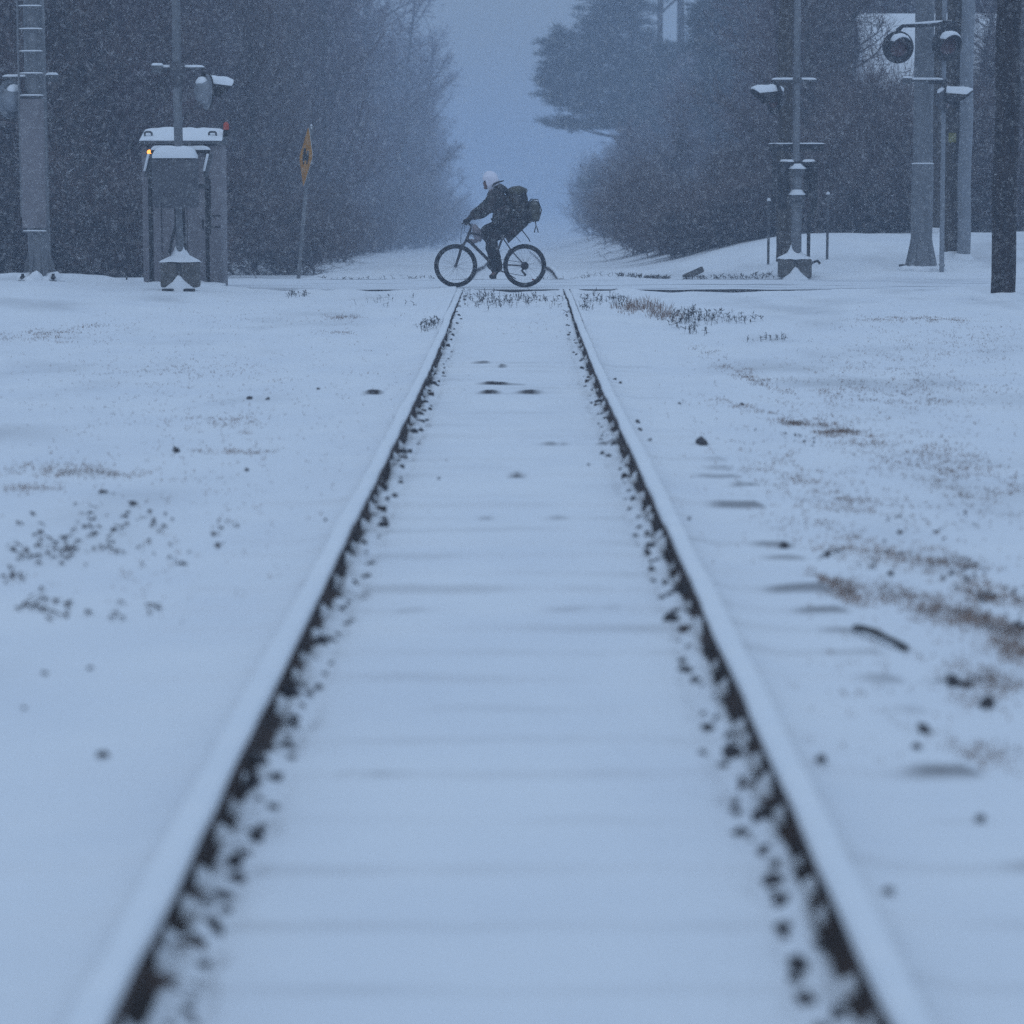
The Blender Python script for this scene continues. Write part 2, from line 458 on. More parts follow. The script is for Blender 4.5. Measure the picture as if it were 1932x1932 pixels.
def build_ground():
    xs = list(np.arange(-1.75, 1.7501, 0.035))
    for c in (-RAIL_C, RAIL_C):
        xs += list(np.arange(c - 0.22, c + 0.22, 0.0135))
    xs += list(np.arange(-9, -1.75, 0.12)) + list(np.arange(1.87, 9, 0.12))
    a = 9.0; st = 0.2
    while a < 480:
        xs += [a, -a]; a += st; st *= 1.16
    xs += [500, -500]
    xs = np.unique(np.round(np.array(xs), 4))
    ys = list(np.arange(3.2, 14, 0.022)) + list(np.arange(14, 26, 0.034)) + list(np.arange(26, 44, 0.07))
    a = 44.0; st = 0.12
    while a < 950:
        ys.append(a); a += st; st *= 1.022
    ys += [-20, -8, 0, 2, 2.8, 980]
    ys = np.unique(np.round(np.array(ys), 4))
    X, Y = np.meshgrid(xs, ys)
    Z = land(X, Y)
    ax = np.abs(X)
    # general unevenness of lying snow
    Z += 0.05 * fbm(X * 0.45 + 3, Y * 0.22) * smooth((ax - 1.2) / 1.5)
    Z += 0.020 * fbm(X * 2.2, Y * 1.6 + 9, 4) * (0.5 + 0.5 * smooth((ax - 1.0) / 0.6)) + 0.006 * fbm(X * 9, Y * 7, 2)
    # rough ballast shoulder and grass lumps right of the track
    Z += 0.02 * fbm(X * 5, Y * 4, 2) * smooth((X - 1.3) / 0.4) * smooth((26 - Y) / 10)
    near = (Y < ROAD_Y0 - 0.3)
    # sleepers as low swells under the snow
    k = np.clip(np.round((Y - TIE_Y0) / TIE), 0, 400).astype(int)
    off = np.array([track_tie_y(i) for i in range(401)])
    hh = np.random.default_rng(3).random(401)
    dy = Y - off[k]
    swell = smooth((0.15 - np.abs(dy)) / 0.035)
    inside = smooth((1.36 - ax) / 0.06)
    Z += inside * near * swell * (0.006 + 0.022 * hh[k]) * (0.5 + 1.0 * (vnoise(X * 1.7 + k * 3.3, k * 7.7) + 0.5))
    # ridge of the crossing approach
    thin = np.zeros_like(Z)                                      # thin snow with dark sleepers showing through, plus painted shade of their swells
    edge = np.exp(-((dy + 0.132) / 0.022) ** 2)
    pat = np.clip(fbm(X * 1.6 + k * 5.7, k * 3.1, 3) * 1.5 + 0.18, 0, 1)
    thin = np.maximum(thin, near * inside * edge * pat * 0.20 * (ax < RAIL_C + 0.02 + 9 * (X > 0)))  # faint edge lines: relief shade put into the colour, along with thin snow
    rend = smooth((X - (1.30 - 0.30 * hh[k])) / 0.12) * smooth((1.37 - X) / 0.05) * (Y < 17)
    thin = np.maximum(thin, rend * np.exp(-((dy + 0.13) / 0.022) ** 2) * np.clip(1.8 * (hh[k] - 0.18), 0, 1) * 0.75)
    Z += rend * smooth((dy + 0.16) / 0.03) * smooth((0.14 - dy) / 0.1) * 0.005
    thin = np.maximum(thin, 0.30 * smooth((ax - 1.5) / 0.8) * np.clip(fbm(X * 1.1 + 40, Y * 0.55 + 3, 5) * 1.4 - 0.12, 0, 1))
    # hollows beside the rails
    for sgn, side in ((-1, 1), (1, 1)):
        d = (RAIL_C - ax)
        hol = smooth((0.175 + 0.05 * vnoise(Y * 9, X * 0 + sgn * 5) - d) / 0.05) * (d > -0.012)
        sel = (np.sign(X) == sgn)
        Z -= sel * near * hol * (0.006 + 0.014 * (vnoise(Y * 3.1, sgn * 9 + X * 0) + 0.4))
        Z += sel * near * (d > 0.045) * np.exp(-((d - 0.075) / 0.045) ** 2) * (0.022 + 0.030 * fbm(Y * 4.0 + 9 * sgn, X * 12, 3))
        y0 = 5.65 if sgn < 0 else 4.5; per = 2.735 if sgn < 0 else 2.72
        ph = (Y - y0 + 0.30) % per                               # hollow on the near side of every anchor
        Z -= sel * near * hol * 0.030 * np.exp(-((ph - 0.12) / 0.13) ** 2)
        Z -= sel * (Y > ROAD_Y1 + 0.4) * (Y < 75) * smooth((0.24 - d) / 0.06) * (d > -0.02) * 0.03
    under = (np.abs(ax - RAIL_C) < 0.05) & near
    Z = np.where(under, np.minimum(Z, hump(Y) - 0.152), Z)
    outer = (ax > RAIL_C) & (ax < RAIL_C + 0.5) & near
    Z += np.where(outer, 0.030 * np.exp(-((ax - RAIL_C - 0.07) / 0.11) ** 2), 0)
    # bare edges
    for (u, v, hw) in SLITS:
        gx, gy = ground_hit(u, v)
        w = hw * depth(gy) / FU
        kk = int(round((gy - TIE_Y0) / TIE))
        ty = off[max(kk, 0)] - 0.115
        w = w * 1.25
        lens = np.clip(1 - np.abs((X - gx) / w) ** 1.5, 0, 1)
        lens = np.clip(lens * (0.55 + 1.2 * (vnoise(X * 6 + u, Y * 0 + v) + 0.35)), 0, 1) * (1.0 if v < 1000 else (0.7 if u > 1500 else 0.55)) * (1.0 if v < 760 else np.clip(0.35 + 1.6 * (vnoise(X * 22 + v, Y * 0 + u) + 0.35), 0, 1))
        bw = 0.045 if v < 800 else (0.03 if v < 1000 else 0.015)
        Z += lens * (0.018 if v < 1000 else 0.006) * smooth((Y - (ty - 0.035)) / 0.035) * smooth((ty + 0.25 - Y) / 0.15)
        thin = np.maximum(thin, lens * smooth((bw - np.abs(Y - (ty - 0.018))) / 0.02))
    Z -= 0.012 * (Y > ROAD_Y1 + 0.35) * smooth((1.6 - ax) / 0.5)
    # under the road slab
    r = (Y > ROAD_Y0 - 0.02) & (Y < ROAD_Y1 + 0.02)
    Z = np.where(r, np.minimum(Z, hump(Y) - 0.09 + 0 * X), Z)
    # snow pushed up against the road edge, unevenly
    e = np.exp(-((Y - ROAD_Y0 + 0.25) / 0.3) ** 2) * (Y <= ROAD_Y0 - 0.02)
    Z += e * (0.035 + 0.08 * vnoise(X * 0.9 + 4, Y * 0.0 + 2.2) + 0.05 * vnoise(X * 3.1, Y * 0 + 7.7))
    e2 = np.exp(-((Y - ROAD_Y1 - 0.5) / 0.5) ** 2) * (Y > ROAD_Y1 + 0.02)
    Z += e2 * (0.05 + 0.12 * vnoise(X * 0.8 + 14, Y * 0.5)) * smooth((ax - 0.9) / 0.5)
    ny, nx = X.shape
    idx = np.arange(nx * ny).reshape(ny, nx)
    F = np.stack([idx[:-1, :-1], idx[:-1, 1:], idx[1:, 1:], idx[1:, :-1]], -1).reshape(-1, 4)
    V = np.stack([X, Y, Z], -1).reshape(-1, 3)
    me = mesh_np('ground', V, F, True)
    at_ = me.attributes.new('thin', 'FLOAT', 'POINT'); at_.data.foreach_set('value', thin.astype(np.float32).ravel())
    o = obj_from('ground', me, M['ground'])
    tag(o, 'snow covered ground with low grass showing through', kind='structure')
    return o, xs, ys, Z
ground, GXS, GYS, GZ = build_ground()

def surf_z(X, Y):
    i = int(np.clip(np.searchsorted(GXS, X), 1, len(GXS) - 1)); j = int(np.clip(np.searchsorted(GYS, Y), 1, len(GYS) - 1))
    fx = (X - GXS[i - 1]) / (GXS[i] - GXS[i - 1]); fy = (Y - GYS[j - 1]) / (GYS[j] - GYS[j - 1])
    a = GZ[j - 1, i - 1] * (1 - fx) + GZ[j - 1, i] * fx
    b = GZ[j, i - 1] * (1 - fx) + GZ[j, i] * fx
    return float(a * (1 - fy) + b * fy)

# ------------------------------------------------------------------ road over the track
def build_road():
    bm = B()
    xs = np.concatenate([np.arange(-60, -12, 3.0), np.arange(-12, 12.01, 0.15), np.arange(15, 61, 3.0)])
    ys = np.linspace(ROAD_Y0, ROAD_Y1, 26)
    V = {}
    for i, x in enumerate(xs):
        for j, y in enumerate(ys):
            z = float(hump(y)) + 0.002 + 0.012 * float(fbm(x * 1.3, y * 3.0))
            # rails run through a groove
            yy = y + (0.05 * float(vnoise(x * 1.1, 3.0)) if j == 0 else 0)
            V[i, j] = bm.verts.new((x, yy, z))
    nx, ny = len(xs), len(ys)
    for i in range(nx - 1):
        for j in range(ny - 1):
            bm.faces.new((V[i, j], V[i + 1, j], V[i + 1, j + 1], V[i, j + 1]))
    o = fin('road', bm, M['road'])
    tag(o, 'snow dusted road crossing the railway track', kind='structure')
    bm = B()
    prevs = None
    for i, x in enumerate(xs):                                       # the dark edge of the slab
        yy = ROAD_Y0 + 0.05 * float(vnoise(x * 1.1, 3.0))
        z = float(hump(ROAD_Y0)) + 0.002 + 0.012 * float(fbm(x * 1.3, ROAD_Y0 * 3.0))
        a = bm.verts.new((x, yy - 0.003, z - 0.004)); b = bm.verts.new((x, yy - 0.02, z - 0.20))
        if prevs: bm.faces.new((prevs[0], a, b, prevs[1]))
        prevs = (a, b)
    e = fin('road_edge', bm, M['asphalt'], o)
    bm = B()
    prevs = None
    for i, x in enumerate(xs):
        z = float(hump(ROAD_Y1)) + 0.002
        a = bm.verts.new((x, ROAD_Y1 + 0.003, z)); b = bm.verts.new((x, ROAD_Y1 + 0.02, z - 0.25))
        if prevs: bm.faces.new((prevs[0], prevs[1], b, a))
        prevs = (a, b)
    fin('road_edge', bm, M['asphalt'], o)
    return o
road = build_road()

# ------------------------------------------------------------------ railway track
track = thing('railway_track', 'snow capped single railway track running straight away to the level crossing', 'railway track')

def build_rail(sgn):
    prof = [(-0.0365, 0.0), (0.0365, 0.0), (0.0365, -0.028), (0.010, -0.040), (0.0085, -0.115), (0.028, -0.128), (0.064, -0.136), (0.064, -RAIL_H),
            (-0.064, -RAIL_H), (-0.064, -0.136), (-0.028, -0.128), (-0.0085, -0.115), (-0.010, -0.040), (-0.0365, -0.028)]
    ys = list(np.arange(-1, 44, 0.25)) + list(np.arange(44, 140, 1.0))
    bm = B(); rings = []
    for y in ys:
        wob = 0.006 * float(vnoise(y * 0.35 + 30 * sgn, 2.0)) * (1 + 1.5 * (y > 20))
        z = float(rail_level(y)) - 0.002 + 0.008 * float(vnoise(y * 0.3 + 11 * sgn, 7.0))
        if ROAD_Y0 - 0.1 < y < ROAD_Y1 + 0.1: z -= 0.012
        rings.append([bm.verts.new((sgn * RAIL_C + wob + px, y, z + pz)) for px, pz in prof])
    n = len(prof)
    for a, b in zip(rings[:-1], rings[1:]):
        for k in range(n):
            bm.faces.new((a[k], a[(k + 1) % n], b[(k + 1) % n], b[k]))
    rail = fin('rail', bm, M['rail'], track)
    for seg in (0, 1):
        bm = B(); rings = []
        yy = np.arange(-1, ROAD_Y0 - 0.05, 0.09) if seg == 0 else np.arange(ROAD_Y1 + 0.1, 140, 0.5)
        for y in yy:
            wob = 0.006 * float(vnoise(y * 0.35 + 30 * sgn, 2.0)) * (1 + 1.5 * (y > 20))
            z = float(rail_level(y)) + 0.008 * float(vnoise(y * 0.3 + 11 * sgn, 7.0))
            h = 0.022 + 0.010 * float(fbm(y * 1.2 + 50 * sgn, 4.4))
            w1 = 0.036 + 0.006 * float(fbm(y * 2.0, 8 + sgn)); w2 = 0.036 + 0.006 * float(fbm(y * 2.3, 18 + sgn))
            o1 = 0.0 + 0.012 * (0.5 + float(vnoise(y * 0.8, 23 + sgn)))     # sags over the outer side
            pr = [(-1, -0.004), (-0.98, 0.45 * h), (-0.8, 0.82 * h), (-0.3, h), (0.3, h), (0.8, 0.82 * h), (0.98, 0.45 * h), (1, -0.004)]
            ring = []
            for px, pz in pr:
                xx = px * sgn     # +1 = outer side
                if xx > 0: X = sgn * (RAIL_C + abs(px) * (w2 + o1)); zz = pz - 0.012 * (abs(px) > 0.9)
                else: X = sgn * (RAIL_C - abs(px) * w1); zz = pz
                ring.append(bm.verts.new((X + wob, y, z + zz)))
            rings.append(ring)
        for a, b in zip(rings[:-1], rings[1:]):
            for k in range(7):
                bm.faces.new((a[k], a[k + 1], b[k + 1], b[k]))
            bm.faces.new((a[7], a[0], b[0], b[7]))
        bm.faces.new(rings[0]); bm.faces.new(rings[-1][::-1])
        fin('snow_cap', bm, M['snow'], rail)
    return rail
rails = {s: build_rail(s) for s in (-1, 1)}

tie_bm = B(); box(tie_bm, (0, 0, 0), (2.56, 0.22, 0.16), bevel=0.012, seg=1)
tie_me = bpy.data.meshes.new('sleeper'); tie_bm.to_mesh(tie_me); tie_bm.free(); tie_me.materials.append(M['tie'])
for k in range(0, 150):
    y = track_tie_y(k)
    if ROAD_Y0 - 0.2 < y < ROAD_Y1 + 0.2: continue
    r = random.Random(k)
    o = bpy.data.objects.new('sleeper', tie_me)
    o.location = ((r.random() - 0.5) * 0.07, y, float(rail_level(y)) - RAIL_H - 0.081 + r.random() * 0.008 )
    o.rotation_euler = (0, (r.random() - 0.5) * 0.008, (r.random() - 0.5) * 0.02)
    link(o, track)

def anchor(sgn, y, i, iron=True):
    """rail anchor with the snow caught on it, leaning against the inside of the rail"""
    z = float(hump(y)); inn = -sgn
    a = rails[sgn]
    if iron:
        bm = B()
        box(bm, (sgn * (RAIL_C) + inn * 0.075, y, z - 0.125), (0.07, 0.03, 0.05), bevel=0.004)
        a = fin('rail_anchor', bm, M['rail'], track)
    bm = B()
    rr = random.Random(i * 7 + sgn)
    L = 0.040 + rr.random() * 0.03 if iron else 0.018 + rr.random() * 0.05
    low = 0.0 if iron else rr.uniform(0.0, 0.035)
    vs_ = {}
    for p in range(7):
        for q in range(7):
            t = p / 6; s = q / 6 * 2 - 1
            x = 0.022 + t * (0.085 + 0.02 * rr.random())
            prof = (1 - t) ** 1.1
            zz = -0.070 - low - 0.075 * (1 - prof)
            fall = math.cos(s * math.pi / 2) ** 0.8 if abs(s) < 0.999 else 0.0
            zz = -0.150 + (zz + 0.150) * fall * (0.8 + 0.2 * rr.random()) + 0.012 * rr.random()
            vs_[p, q] = bm.verts.new((sgn * RAIL_C + inn * x, y + s * L + 0.01 * rr.random(), z + zz))
    for p in range(6):
        for q in range(6):
            bm.faces.new((vs_[p, q], vs_[p + 1, q], vs_[p + 1, q + 1], vs_[p, q + 1]))
    lo = [vs_[p, 0] for p in range(7)] + [vs_[6, q] for q in range(1, 7)] + [vs_[p, 6] for p in range(5, -1, -1)] + [vs_[0, q] for q in range(5, 0, -1)]
    dn = [bm.verts.new((v.co.x, v.co.y, z - 0.175)) for v in lo]
    for k in range(len(lo)):
        bm.faces.new((lo[k], dn[k], dn[(k + 1) % len(lo)], lo[(k + 1) % len(lo)]))
    fin('snow_clump', bm, M['snow'], a)
for i in range(12):
    yl = 5.65 + 2.735 * i; yr = 4.5 + 2.72 * i
    if yl < 37: anchor(-1, yl, i)
    if yr < 37: anchor(1, yr, i + 40)
_ra = random.Random(91)
for i in range(34):                                               # smaller lumps clinging to the rail foot
    for sgn in (-1, 1):
        anchor(sgn, 5.0 * (37 / 5.0) ** ((i + _ra.random()) / 34), 200 + 2 * i + (sgn > 0), iron=False)

# ------------------------------------------------------------------ ballast stones breaking through the snow
STONES = []
for s_ in range(5):
    bm = B(); blob(bm, (0, 0, 0), (1, 0.85, 0.7), sub=1, amp=0.35, seed=s_ + 3)
    me = bpy.data.meshes.new('stone'); bm.to_mesh(me); bm.free(); me.materials.append(M['stone']); STONES.append(me)

def stone(x, y, s, parent, name='stone', dz=0.2):
    o = bpy.data.objects.new(name, random.choice(STONES))
    o.location = (x, y, surf_z(x, y) + s * dz)
    o.scale = (s * random.uniform(0.8, 1.3), s * random.uniform(0.8, 1.3), s * random.uniform(0.7, 1.1))
    o.rotation_euler = (random.random() * 0.6, random.random() * 0.6, random.random() * 6.28)
    return link(o, parent)

def stone_line(sgn, y0, y1, n):
    for i in range(n):
        t = (i + random.random() * 0.9) / n
        y = y0 * (y1 / y0) ** t
        x = sgn * (RAIL_C - random.uniform(0.070, 0.140) - 0.012 * math.sin(y * 5))
        stone(x, y, random.uniform(0.010, 0.027) * (1.0 if random.random() < 0.75 else 1.45), ground, dz=0.12)
stone_line(-1, 4.4, 37, 132)
stone_line(1, 4.4, 37, 132)
for (u, v, s) in [(548, 1038, .016), (195, 1443, .022), (614, 992, .014), (1136, 858, .02), (1110, 882, .012), (828, 906, .012), (1548, 1465, .02),
                  (1745, 1385, .028), (1730, 1412, .022), (1850, 1548, .018), (1675, 1717, .018), (1800, 1296, .03), (1825, 1300, .024),
                  (1865, 1336, .03), (1400, 760, .02), (1282, 762, .016), (1300, 990, .016), (470, 750, .03), (505, 752, .02), (600, 735, .016),
                  (333, 856, .028), (465, 887, .018), (1203, 803, .018), (1208, 823, .02), (1226, 838, .016), (1160, 722, .022), (1170, 727, .018),
                  (1480, 1030, .025), (1560, 1050, .02), (45, 1338, .012), (85, 1275, .014), (170, 1262, .012), (1325, 1440, .016), (1200, 890, .014)]:
    x, y = ground_hit(u, v)
    stone(x, y, s, ground, dz=0.35)

# a stick and a broken board lying right of the track
def lying_stick():
    x0, y0 = ground_hit(1612, 1192); x1, y1 = ground_hit(1712, 1232)
    z0 = surf_z(x0, y0) + 0.012; z1 = surf_z(x1, y1) + 0.012
    bm = B()
    pts = []
    for i in range(9):
        t = i / 8
        pts.append((x0 + (x1 - x0) * t, y0 + (y1 - y0) * t + 0.012 * math.sin(t * 7), z0 + (z1 - z0) * t + 0.012 * math.sin(t * 3.1)))
    tube(bm, pts, [0.009, 0.013, 0.012, 0.014, 0.013, 0.010, 0.011, 0.013, 0.011], 7)
    o = fin('stick', bm, M['tie'])
    tag(o, 'short dark stick lying on the snow right of the track', 'stick')
lying_stick()
def rock():
    x, y = ground_hit(1323, 839)
    bm = B(); blob(bm, (0, 0, 0.01), (0.042, 0.05, 0.035), 2, 0.3, 4)
    o = fin('rock', bm, M['stone'], loc=(x, y, surf_z(x, y)))
    tag(o, 'dark wedge shaped rock alone on the snow outside the right rail', 'rock')
rock()

# ------------------------------------------------------------------ grass, weeds and leaves poking through the snow
def blades(pts, h, w, name, mat, label, per=1, lean=0.6, hv=0.6, seed=1):
    rg = np.random.default_rng(seed)
    V = []; F = []
    for (x, y) in pts:
        z = surf_z(x, y) - 0.006
        for _ in range(per):
            a = rg.random() * 6.283; hh = h * (1 - hv * rg.random())
            px, py = x + rg.normal() * 0.01, y + rg.normal() * 0.01
            l = lean * rg.random() * hh
            b = rg.random() * 6.283
            ca, sa = math.cos(a) * w / 2, math.sin(a) * w / 2
            k = len(V)
            mx, my = px + 0.35 * l * math.cos(b), py + 0.35 * l * math.sin(b)
            V += [(px - ca, py - sa, z), (px + ca, py + sa, z), (mx + ca * .7, my + sa * .7, z + hh * .6), (mx - ca * .7, my - sa * .7, z + hh * .6),
                  (px + l * math.cos(b), py + l * math.sin(b), z + hh)]
            F += [(k, k + 1, k + 2), (k, k + 2, k + 3), (k + 3, k + 2, k + 4)]
    o = obj_from(name, mesh_np(name, V, F), mat)
    tag(o, label, 'grass', kind='stuff')
    return o

def scatter_uv(u, v, ru, rv, n, ang=0.0, rg=RNG, clump=True):
    out_ = []
    ca, sa = math.cos(ang), math.sin(ang)
    t = 0
    while len(out_) < n and t < n * 8:
        t += 1
        a, b = rg.normal() * 0.55, rg.normal() * 0.55
        if abs(a) > 1.3 or abs(b) > 1.3: continue
        du, dv = a * ru, b * rv
        uu, vv = u + du * ca - dv * sa, v + du * sa + dv * ca
        if vv < 556 or vv > 1950 or uu < -30 or uu > 1965: continue
        x, y = ground_hit(uu, vv)
        if clump and float(fbm(x * 6, y * 2.5)) < rg.normal() * 0.25 - 0.02: continue
        if y > ROAD_Y0 - 0.05 and y < ROAD_Y1 + 0.1: continue
        if abs(abs(x) - RAIL_C) < 0.08: continue
        out_.append((x, y))
    return out_

g = []
for a in [(1740, 606, 80, 5, 170), (1640, 606, 50, 4, 40), (650, 600, 36, 5, 100), (640, 630, 45, 4, 40), (80, 632, 110, 14, 230), (180, 615, 60, 6, 40),
          (1415, 712, 80, 10, 160, .33), (1500, 800, 130, 9, 330, .27), (1580, 815, 80, 10, 160, .27), (1370, 680, 60, 12, 70, .4),
          (1700, 690, 190, 55, 330), (1850, 640, 100, 30, 120), (1600, 740, 160, 30, 160), (1700, 850, 200, 40, 300, .25), (1830, 920, 130, 40, 260, .25),
          (1480, 900, 130, 40, 130, .25), (1620, 960, 160, 30, 150, .2), (1600, 1120, 70, 18, 190, .3), (1720, 1140, 120, 26, 300, .28), (1860, 1185, 100, 30, 280, .3),
          (1880, 1130, 70, 20, 130, .2), (1910, 1220, 50, 30, 160, .3), (1650, 1040, 150, 30, 170, .2), (1780, 1070, 140, 30, 240, .2),
          (110, 892, 110, 14, 150), (60, 925, 60, 10, 60), (220, 895, 70, 8, 60), (420, 800, 90, 20, 90), (440, 856, 65, 5, 60), (350, 700, 200, 25, 90), (1780, 740, 150, 30, 150),
          (1840, 1290, 110, 40, 160, .3), (1850, 1420, 90, 40, 60)]:
    a = list(a); a[4] = int(a[4] * 1.9); g += scatter_uv(*a)
for a in [(400, 700, 380, 90, 420), (1600, 760, 330, 110, 500), (500, 600, 300, 25, 160), (300, 1000, 300, 150, 160), (1700, 1250, 200, 200, 130), (1000, 620, 60, 30, 40), (350, 800, 380, 150, 500), (1650, 900, 300, 180, 600), (1750, 620, 250, 40, 260)]:
    g += scatter_uv(*a)
blades(g, 0.032, 0.0042, 'grass', M['grass'], 'thin dry grass tips poking through the snow', per=2, lean=1.1, seed=2)
g = scatter_uv(1205, 580, 42, 12, 170, clump=False) + scatter_uv(1250, 592, 40, 12, 120, .2, clump=False)
blades(g, 0.10, 0.006, 'grass', M['grass'], 'tuft of taller brown grass beside the right rail before the crossing', per=3, lean=0.9, seed=3)

def weeds(pts, h, name, label, mat, seed=4):
    rg = np.random.default_rng(seed)
    V = []; F = []
    def quad(p, q, w):
        p = np.array(p); q = np.array(q); a = rg.random() * 3.14
        n = np.array((math.cos(a), math.sin(a) * 0.4, 0.2)) * w / 2
        k = len(V); V.extend([p - n, p + n, q + n * 0.7, q - n * 0.7]); F.extend([(k, k + 1, k + 2), (k, k + 2, k + 3)])
    for (x, y) in pts:
        z = surf_z(x, y) - 0.01
        hh = h * rg.uniform(0.5, 1.1); lx = rg.normal() * 0.25 * hh; ly = rg.normal() * 0.25 * hh
        top = (x + lx, y + ly, z + hh)
        quad((x, y, z), top, 0.006)
        for _ in range(int(rg.integers(2, 6))):
            t = rg.uniform(0.3, 1)
            p = (x + lx * t, y + ly * t, z + hh * t)
            q = (p[0] + rg.normal() * 0.03, p[1] + rg.normal() * 0.03, p[2] + rg.uniform(-0.01, 0.035))
            quad(p, q, rg.uniform(0.008, 0.016))
    o = obj_from(name, mesh_np(name, V, F), mat)
    tag(o, label, 'weeds', kind='stuff')
w = []
for a in [(930, 575, 50, 12, 60), (1000, 572, 55, 10, 60), (900, 562, 30, 6, 26), (1090, 590, 30, 8, 14), (1110, 570, 30, 10, 20), (1160, 570, 40, 10, 40),
          (1300, 592, 20, 8, 26), (1330, 600, 60, 9, 70), (1400, 606, 40, 5, 22), (1290, 612, 40, 8, 30), (1310, 630, 22, 8, 14), (1445, 642, 40, 4, 14)]:
    w += scatter_uv(*a, clump=False)
weeds(w, 0.10, 'weeds', 'dark dead weeds standing in the snow before the crossing', M['weed'])
w = scatter_uv(815, 620, 22, 9, 40, clump=False)
weeds(w, 0.09, 'weeds', 'small dark weed clump against the outside of the left rail', M['weed'], 6)
w = scatter_uv(566, 558, 22, 3, 22, clump=False) + scatter_uv(720, 570, 60, 8, 14, clump=False)
weeds(w, 0.09, 'weeds', 'sparse weeds on the snow in front of the yellow sign', M['weed'], 7)

def leaves(pts, name, label, seed=9, s=0.02):
    rg = np.random.default_rng(seed); V = []; F = []
    for (x, y) in pts:
        z = surf_z(x, y)
        for _ in range(int(rg.integers(1, 3))):
            px, py = x + rg.normal() * 0.015, y + rg.normal() * 0.02
            k = len(V); a = rg.random() * 6.28; L = s * rg.uniform(0.6, 1.4)
            d = np.array((math.cos(a), math.sin(a), 0)); n = np.array((-math.sin(a), math.cos(a), 0))
            c = np.array((px, py, z + 0.004))
            up = np.array((0, 0, 1))
            V += [c - d * L, c + n * L * .5 + up * rg.uniform(0, .02), c + d * L + up * rg.uniform(0, .025), c - n * L * .5 + up * rg.uniform(0, .02)]
            F += [(k, k + 1, k + 2), (k, k + 2, k + 3)]
    o = obj_from(name, mesh_np(name, V, F), M['leaf'])
    tag(o, label, 'leaves', kind='stuff')
lv = []
for a in [(110, 1000, 80, 40, 22), (190, 985, 60, 40, 18), (60, 1045, 60, 20, 20), (120, 1035, 40, 14, 16), (220, 1030, 80, 30, 16), (300, 1000, 50, 30, 10), (310, 1060, 60, 15, 6),
          (60, 1140, 60, 22, 14), (100, 1160, 50, 18, 9), (20, 1080, 30, 24, 9), (230, 1150, 90, 20, 8), (205, 940, 10, 5, 3), (252, 957, 10, 5, 3), (420, 1025, 20, 30, 6),
          (430, 1000, 30, 20, 4), (330, 855, 12, 4, 4)]:
    lv += scatter_uv(*a, clump=False)
leaves(lv, 'fallen_leaves', 'dark dead leaves scattered on the snow left of the track')
lv = []
for a in [(1870, 1125, 60, 14, 20), (1900, 1190, 40, 14, 14), (1560, 1050, 30, 10, 6), (1680, 1060, 80, 20, 10), (1800, 1080, 90, 20, 14), (1760, 1000, 120, 30, 10), (1800, 1290, 40, 6, 6), (1500, 830, 80, 10, 10, .25)]:
    lv += scatter_uv(*a, clump=False)
leaves(lv, 'fallen_leaves', 'dark dead leaves and stalks in the grass right of the track', 12, 0.016)

